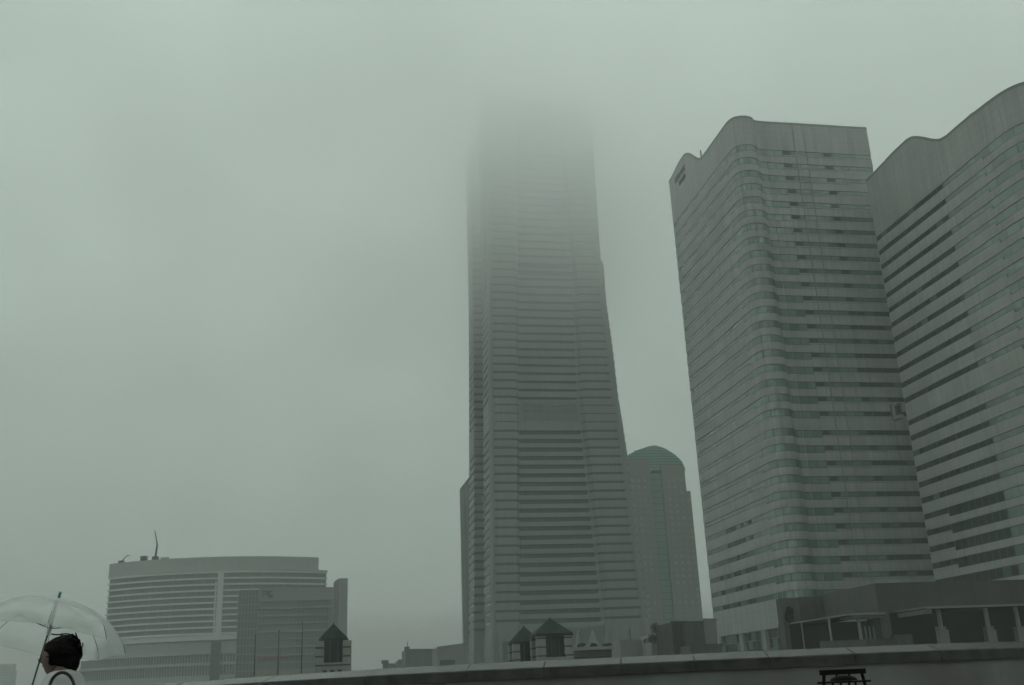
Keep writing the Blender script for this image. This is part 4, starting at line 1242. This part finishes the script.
    for pts in ([(78, 652), (80, 645), (77.5, 638), (72, 634.5), (66, 633.5), (58, 634.8), (51, 634)],
                [(77, 655), (79.5, 648), (76.5, 640), (74, 636), (69, 636.5), (63, 637), (61, 633.4)],
                [(76, 650), (78, 643), (75.5, 637), (76.5, 633)], [(77, 652), (78.8, 645), (75, 640), (70, 636), (67, 635)], [(78, 650), (79.6, 643), (77.5, 638), (73.5, 634)], [(75, 646), (73.5, 640), (70.5, 638), (65, 637.5)], [(79, 656), (80.3, 648), (78.4, 641), (74.4, 638)], [(74, 648), (76, 641), (72, 636.4), (66, 635), (60, 636.2)],
                [(78, 658), (80, 652), (79, 644), (76, 640)]):
        q = [S(*a)+Vector((0, rr.uniform(-.03, .03), 0)) for a in pts]; mb.tube(smooth_curve(q, 2), .0042, 5)
    for _ in range(70):
        th = rr.uniform(.25, 1.75); ph = rr.uniform(-2.4, 2.4)
        q = []
        for t in (0, .33, .66, 1.):
            a = ph*(1-t*.75); th2 = th+(1.75-th)*t*.8
            lift = 1.0+.05*math.sin(t*math.pi)*rr.uniform(.3, 1.3)+.012
            q.append(Vector((hx+.036+.106*lift*math.sin(th2)*math.cos(a), PY+.091*lift*math.sin(th2)*math.sin(a), hz+.006+.106*lift*math.cos(th2))))
        if q[0].x < hx-.05: continue
        mb.tube(smooth_curve(q, 1), .0036, 4)
    for _ in range(26):
        a = Vector((hx+.106+rr.uniform(-.02, .02), PY+rr.uniform(-.05, .05), hz+rr.uniform(-.03, .08)))
        q = [a, a+Vector((.014+rr.uniform(-.01, .008), 0, .016)), a+Vector((.004+rr.uniform(-.02, .012), 0, .036+rr.uniform(-.01, .012)))]
        mb.tube(smooth_curve(q, 1), .0036, 4)
    mb.build('flyaway_strands', M['hair'], hr_)
    # white sleeveless top (a shell round the trunk), trousers, strap
    Jt = [Vector((bx_+.02, PY, .12+.80)), Vector((bx_+.02, PY, .12+1.03)), Vector((bx_+.015, PY, shz-.13)), Vector((bx_+.005, PY, shz-.012)), Vector((bx_+.0, PY-.15, shz-.03)), Vector((bx_+.0, PY+.15, shz-.03)), Vector((bx_-.005, PY, shz+.05)), Vector((bx_-.005, PY-.188, shz-.13)), Vector((bx_-.01, PY+.188, shz-.13))]
    skin_body('top', Jt, [(0, 1), (1, 2), (2, 3), (3, 4), (3, 5), (3, 6), (4, 7), (5, 8)], [.13, .104, .104, .086, .080, .080, .066, .066, .066], M['cloth_white'], Q)
    Jp = [J[pel]+Z*.02, J[hl], J[kl], J[al]+Z*.06, J[hr], J[kr], J[ar]+Z*.06]
    skin_body('trousers', Jp, [(0, 1), (1, 2), (2, 3), (0, 4), (4, 5), (5, 6)], [.138, .10, .072, .06, .10, .072, .06], M['cloth_grey'], Q)
    # strap over the near shoulder
    mb = MB(); pts = [(49.5, 690), (50.5, 683), (53, 677.5), (57.5, 673.6), (62.5, 672.2), (67.5, 673.8), (71, 677.5), (73.5, 682.5), (75, 690)]
    q = []
    for i, (x, y) in enumerate(pts):
        t = i/(len(pts)-1); P_ = at(x, y, PY-.215+.03*math.sin(math.pi*t)); q.append(P_)
    q = smooth_curve(q, 2)
    w = .012; rows = [[p+Vector((0, -.006, 0)) for p in q]]
    mb.tube(q, .0095, 6); mb.build('bag_strap', M['strap'], Q)
    # fingers of the hand round the shaft
    for side, (hc, wr) in enumerate(((hand_t, J[wrr]), (J[hdl]+Vector((-.02, 0, 0)), J[wrl]))):
        for q_ in range(4):
            dz = .030-.019*q_; L = (.85, 1.0, .95, .78)[q_]
            p0 = hc+Vector((.032, .026, dz)); 
            if side == 0: pts = [p0, hc+Vector((-.002, .030*L, dz)), hc+Vector((-.026*L, .008, dz)), hc+Vector((-.018*L, -.018, dz+.002))]
            else: pts = [p0+Vector((-.03, -.03, -.0)), hc+Vector((-.035*L, -.005, dz-.006)), hc+Vector((-.05*L, 0, dz-.024)), hc+Vector((-.045*L, .008, dz-.04))]
            mb = MB(); mb.tube(smooth_curve(pts, 2), [.0085]*len(smooth_curve(pts, 2)), 7); mb.build('finger', M['skin'], body, smooth=True)
        mb = MB(); pts = [hc+Vector((.03, .0, .02)), hc+Vector((.012, -.024, .035)), hc+Vector((-.012, -.022, .045))]
        pts = smooth_curve(pts, 2); mb.tube(pts, [.010]*len(pts), 7); mb.build('thumb', M['skin'], body, smooth=True)

def join_into(target, objs):
    bm = bmesh.new(); bm.from_mesh(target.data); mats = list(target.data.materials)
    for o in objs:
        n0 = len(bm.faces); bm.from_mesh(o.data); bm.faces.ensure_lookup_table()
        idx = []
        for mm in o.data.materials:
            if mm not in mats: mats.append(mm)
            idx.append(mats.index(mm))
        for f in bm.faces[n0:]: f.material_index = idx[f.material_index]
    bm.to_mesh(target.data); bm.free()
    target.data.materials.clear()
    for mm in mats: target.data.materials.append(mm)
    for o in objs: bpy.data.objects.remove(o)
# umbrella frame first (the hand is placed on its shaft)
ctr = at(45.5, 641.5, PY); vd = (ctr-E0).normalized()
rt = (CR - vd*CR.dot(vd)).normalized(); up = rt.cross(vd).normalized()
im = (rt*16+up*93).normalized()
AX = (im*math.cos(R(11.5)) + vd*math.sin(R(11.5))).normalized()
UR = .468
KU = (at(60, 592, PY)-at(33, 685, PY)).length/math.hypot(27, 93)
apex = ctr + AX*(43.7*KU)
HAND = ctr - AX*(.70*1.0)*.74
def umbrella():
    g = empty('umbrella', apex - AX*.82); tag(g, 'clear plastic umbrella with thin ribs held over the woman', 'umbrella')
    e1 = AX.orthogonal().normalized()
    # first rib in the picture's right-hand direction
    side = (rt - AX*rt.dot(AX)).normalized(); s2 = AX.cross(side).normalized()
    dome = 43.7*KU
    n = 8
    def dpt(phi, f, sag=0.):
        """f 0 apex .. 1 rim"""
        r_ = UR*math.sin(f*R(76))/math.sin(R(76)); h = dome*(1-(1-math.cos(f*R(76)))/(1-math.cos(R(76))))
        fp = phi/(2*math.pi/n); fr = abs((fp % 1)-.5)*2     # 1 at a rib, 0 between ribs
        sc = 1-(1-fr**2)*.075*f**2-(1-fr**2)*.05*f**6
        return ctr + (side*math.cos(phi)+s2*math.sin(phi))*(r_*sc) + AX*(h+(1-fr**2)*.004*f)
    rows = []
    for i in range(13):
        f = .02+.98*i/12; rows.append([tuple(dpt(2*math.pi*j/64+R(12), f)) for j in range(64)])
    # fold the ribs phase so that dpt's ribs fall on multiples of 45 deg
    mb = MB(); mb.grid(rows, closed=True); cn = mb.build('canopy', M['vinyl'], g, smooth=True)
    for k in range(n):
        phi = 2*math.pi*k/n
        mb = MB(); mb.tube([dpt(phi, i/10)-AX*.004 for i in range(11)]+[dpt(phi, 1)-AX*.004+(dpt(phi, 1)-dpt(phi, .93))*.25], .0019, 5); rb = mb.build('rib', M['steelgrey'], g)
        mb = MB(); mb.tube([apex-AX*.165+(side*math.cos(phi)+s2*math.sin(phi))*.012, dpt(phi, .5)-AX*.006], .0018, 5); mb.build('stretcher', M['steelgrey'], rb)
        mb = MB(); q = dpt(phi, 1)-AX*.004; dd = (dpt(phi, 1)-dpt(phi, .93)).normalized(); mb.tube([q, q+dd*.022], .004, 6); mb.build('rib_tip', M['hotelwhite'], rb)
    mb = MB(); mb.tube([apex-AX*.80, apex+AX*.012], .0052, 8); mb.build('shaft', M['steelgrey'], g)
    mb = MB(); mb.tube([apex-AX*.21, apex-AX*.05], .0095, 10); mb.build('runner', M['lampglass'], g)
    mb = MB(); mb.tube([apex+AX*.004, apex+AX*.05, apex+AX*.058], [.0095, .0085, .006], 10); mb.build('ferrule', M['tealplastic'], g)
    # hem
    mb = MB(); mb.tube([dpt(2*math.pi*j/96, .995) for j in range(97)], .0022, 4, cap=False); mb.build('hem_piping', M['vinyl'], cn)
    # hooked handle
    b = apex-AX*.80; pts = [b+AX*.10]+[b]+[b-AX*.03*math.sin(t)+side*(-.03+.03*math.cos(t)) for t in [i*math.pi/8 for i in range(1, 9)]]
    mb = MB(); mb.tube(pts, .0105, 9); mb.build('handle', M['tealplastic'], g)
umbrella()
person()
_body = bpy.data.objects['body']
join_into(_body, [o for o in bpy.data.objects if o.parent is not None and (o.parent == _body or o.parent.parent == _body)])

# ================================================================== haze, low cloud, light
def volume_box(name, lo, hi, setup):
    mb = MB(); (x0, y0, z0), (x1, y1, z1) = lo, hi
    mb.hexa([(x0, y0, z0), (x1, y0, z0), (x1, y1, z0), (x0, y1, z0), (x0, y0, z1), (x1, y0, z1), (x1, y1, z1), (x0, y1, z1)])
    V = bpy.data.materials.new(name); V.use_nodes = True; nt = V.node_tree; nt.nodes.clear()
    o = nt.nodes.new('ShaderNodeOutputMaterial'); v = nt.nodes.new('ShaderNodeVolumePrincipled')
    nt.links.new(v.outputs[0], o.inputs['Volume']); setup(V, nt, v)
    return tag(mb.build(name, V), kind='stuff')
HAZE_D = .0005
def s_haze(V, nt, v):
    v.inputs['Density'].default_value = HAZE_D; v.inputs['Color'].default_value = (.962, 1., .976, 1); v.inputs['Anisotropy'].default_value = .0
volume_box('haze', (-2400, -2400, -1), (2400, 2400, 304), s_haze)
CLOUD_Z0, CLOUD_Z1 = 72., 322.
def s_cloud(V, nt, v):
    N = nt.nodes; Lk = nt.links
    g = N.new('ShaderNodeTexCoord'); sx = N.new('ShaderNodeSeparateXYZ'); Lk.new(g.outputs['Object'], sx.inputs[0])
    # ragged cloud base: shift the height with broad noise
    n1 = N.new('ShaderNodeTexNoise'); n1.inputs['Scale'].default_value = .011; n1.inputs['Detail'].default_value = 5; n1.inputs['Roughness'].default_value = .6; Lk.new(g.outputs['Object'], n1.inputs['Vector'])
    sh = N.new('ShaderNodeMath'); sh.operation = 'MULTIPLY_ADD'; Lk.new(n1.outputs[0], sh.inputs[0]); sh.inputs[1].default_value = 95; sh.inputs[2].default_value = -46
    ad = N.new('ShaderNodeMath'); Lk.new(sx.outputs[2], ad.inputs[0]); Lk.new(sh.outputs[0], ad.inputs[1])
    mr = N.new('ShaderNodeMapRange'); Lk.new(ad.outputs[0], mr.inputs[0]); mr.inputs['From Min'].default_value = 118; mr.inputs['From Max'].default_value = 278
    pw = N.new('ShaderNodeMath'); pw.operation = 'POWER'; Lk.new(mr.outputs[0], pw.inputs[0]); pw.inputs[1].default_value = 2.0
    mu = N.new('ShaderNodeMath'); mu.operation = 'MULTIPLY'; Lk.new(pw.outputs[0], mu.inputs[0]); mu.inputs[1].default_value = .027
    Lk.new(mu.outputs[0], v.inputs['Density'])
    v.inputs['Color'].default_value = (.978, 1., .986, 1); v.inputs['Anisotropy'].default_value = .0
    V.cycles.volume_step_rate = STEP
STEP = .25
import os
if not os.environ.get('NOCLOUD'):
    volume_box('low_cloud', (-2390, -2390, CLOUD_Z0), (2390, 2390, CLOUD_Z1), s_cloud)

SUN_EL, SUN_AZ = R(58), R(-75)       # azimuth from +Y, negative = to our left
w = bpy.data.worlds.new("World"); scene.world = w; w.use_nodes = True
nt = w.node_tree; N = nt.nodes; Lk = nt.links
bg = N['Background']; sky = N.new('ShaderNodeTexSky'); sky.sky_type = 'NISHITA'; sky.sun_disc = False
sky.sun_elevation = SUN_EL; sky.sun_rotation = SUN_AZ; sky.air_density = 1.; sky.dust_density = 2.; sky.ozone_density = 1.
hs = N.new('ShaderNodeHueSaturation'); hs.inputs['Saturation'].default_value = .12; Lk.new(sky.outputs[0], hs.inputs['Color'])
tint = N.new('ShaderNodeMixRGB'); tint.blend_type = 'MULTIPLY'; tint.inputs[0].default_value = 1; tint.inputs[2].default_value = (.93, 1.0, .955, 1)
Lk.new(hs.outputs[0], tint.inputs[1])
# overcast sky: three times brighter overhead than at the horizon
wg = N.new('ShaderNodeTexCoord'); wz = N.new('ShaderNodeSeparateXYZ'); Lk.new(wg.outputs['Generated'], wz.inputs[0])
wr = N.new('ShaderNodeMapRange'); Lk.new(wz.outputs[2], wr.inputs[0]); wr.inputs['From Min'].default_value = .07; wr.inputs['From Max'].default_value = 1
wr.inputs['To Min'].default_value = .14; wr.inputs['To Max'].default_value = 1.28
ws = N.new('ShaderNodeVectorMath'); ws.operation = 'SCALE'; Lk.new(tint.outputs[0], ws.inputs[0]); Lk.new(wr.outputs[0], ws.inputs['Scale'])
Lk.new(ws.outputs[0], bg.inputs[0]); bg.inputs[1].default_value = .15
sd = bpy.data.lights.new('sun', 'SUN'); sd.energy = 1.2; sd.angle = R(60); sd.color = (1, .985, .95)
so = bpy.data.objects.new('sun', sd); COL.objects.link(so)
dv = Vector((math.sin(SUN_AZ)*math.cos(SUN_EL), math.cos(SUN_AZ)*math.cos(SUN_EL), math.sin(SUN_EL)))
so.rotation_euler = dv.to_track_quat('Z', 'Y').to_euler(); so.location = dv*800

scene.render.engine = 'CYCLES'
cy = scene.cycles
cy.max_bounces = 14; cy.diffuse_bounces = 2; cy.glossy_bounces = 2; cy.transmission_bounces = 4; cy.volume_bounces = 12; cy.transparent_max_bounces = 24
cy.use_denoising = True
try: cy.denoiser = 'OPENIMAGEDENOISE'
except Exception: pass
cy.use_adaptive_sampling = True; cy.adaptive_threshold = .02
scene.view_settings.view_transform = 'Standard'; scene.view_settings.look = 'None'; scene.view_settings.gamma = 1; scene.view_settings.use_curve_mapping = False
scene.view_settings.exposure = 1.08
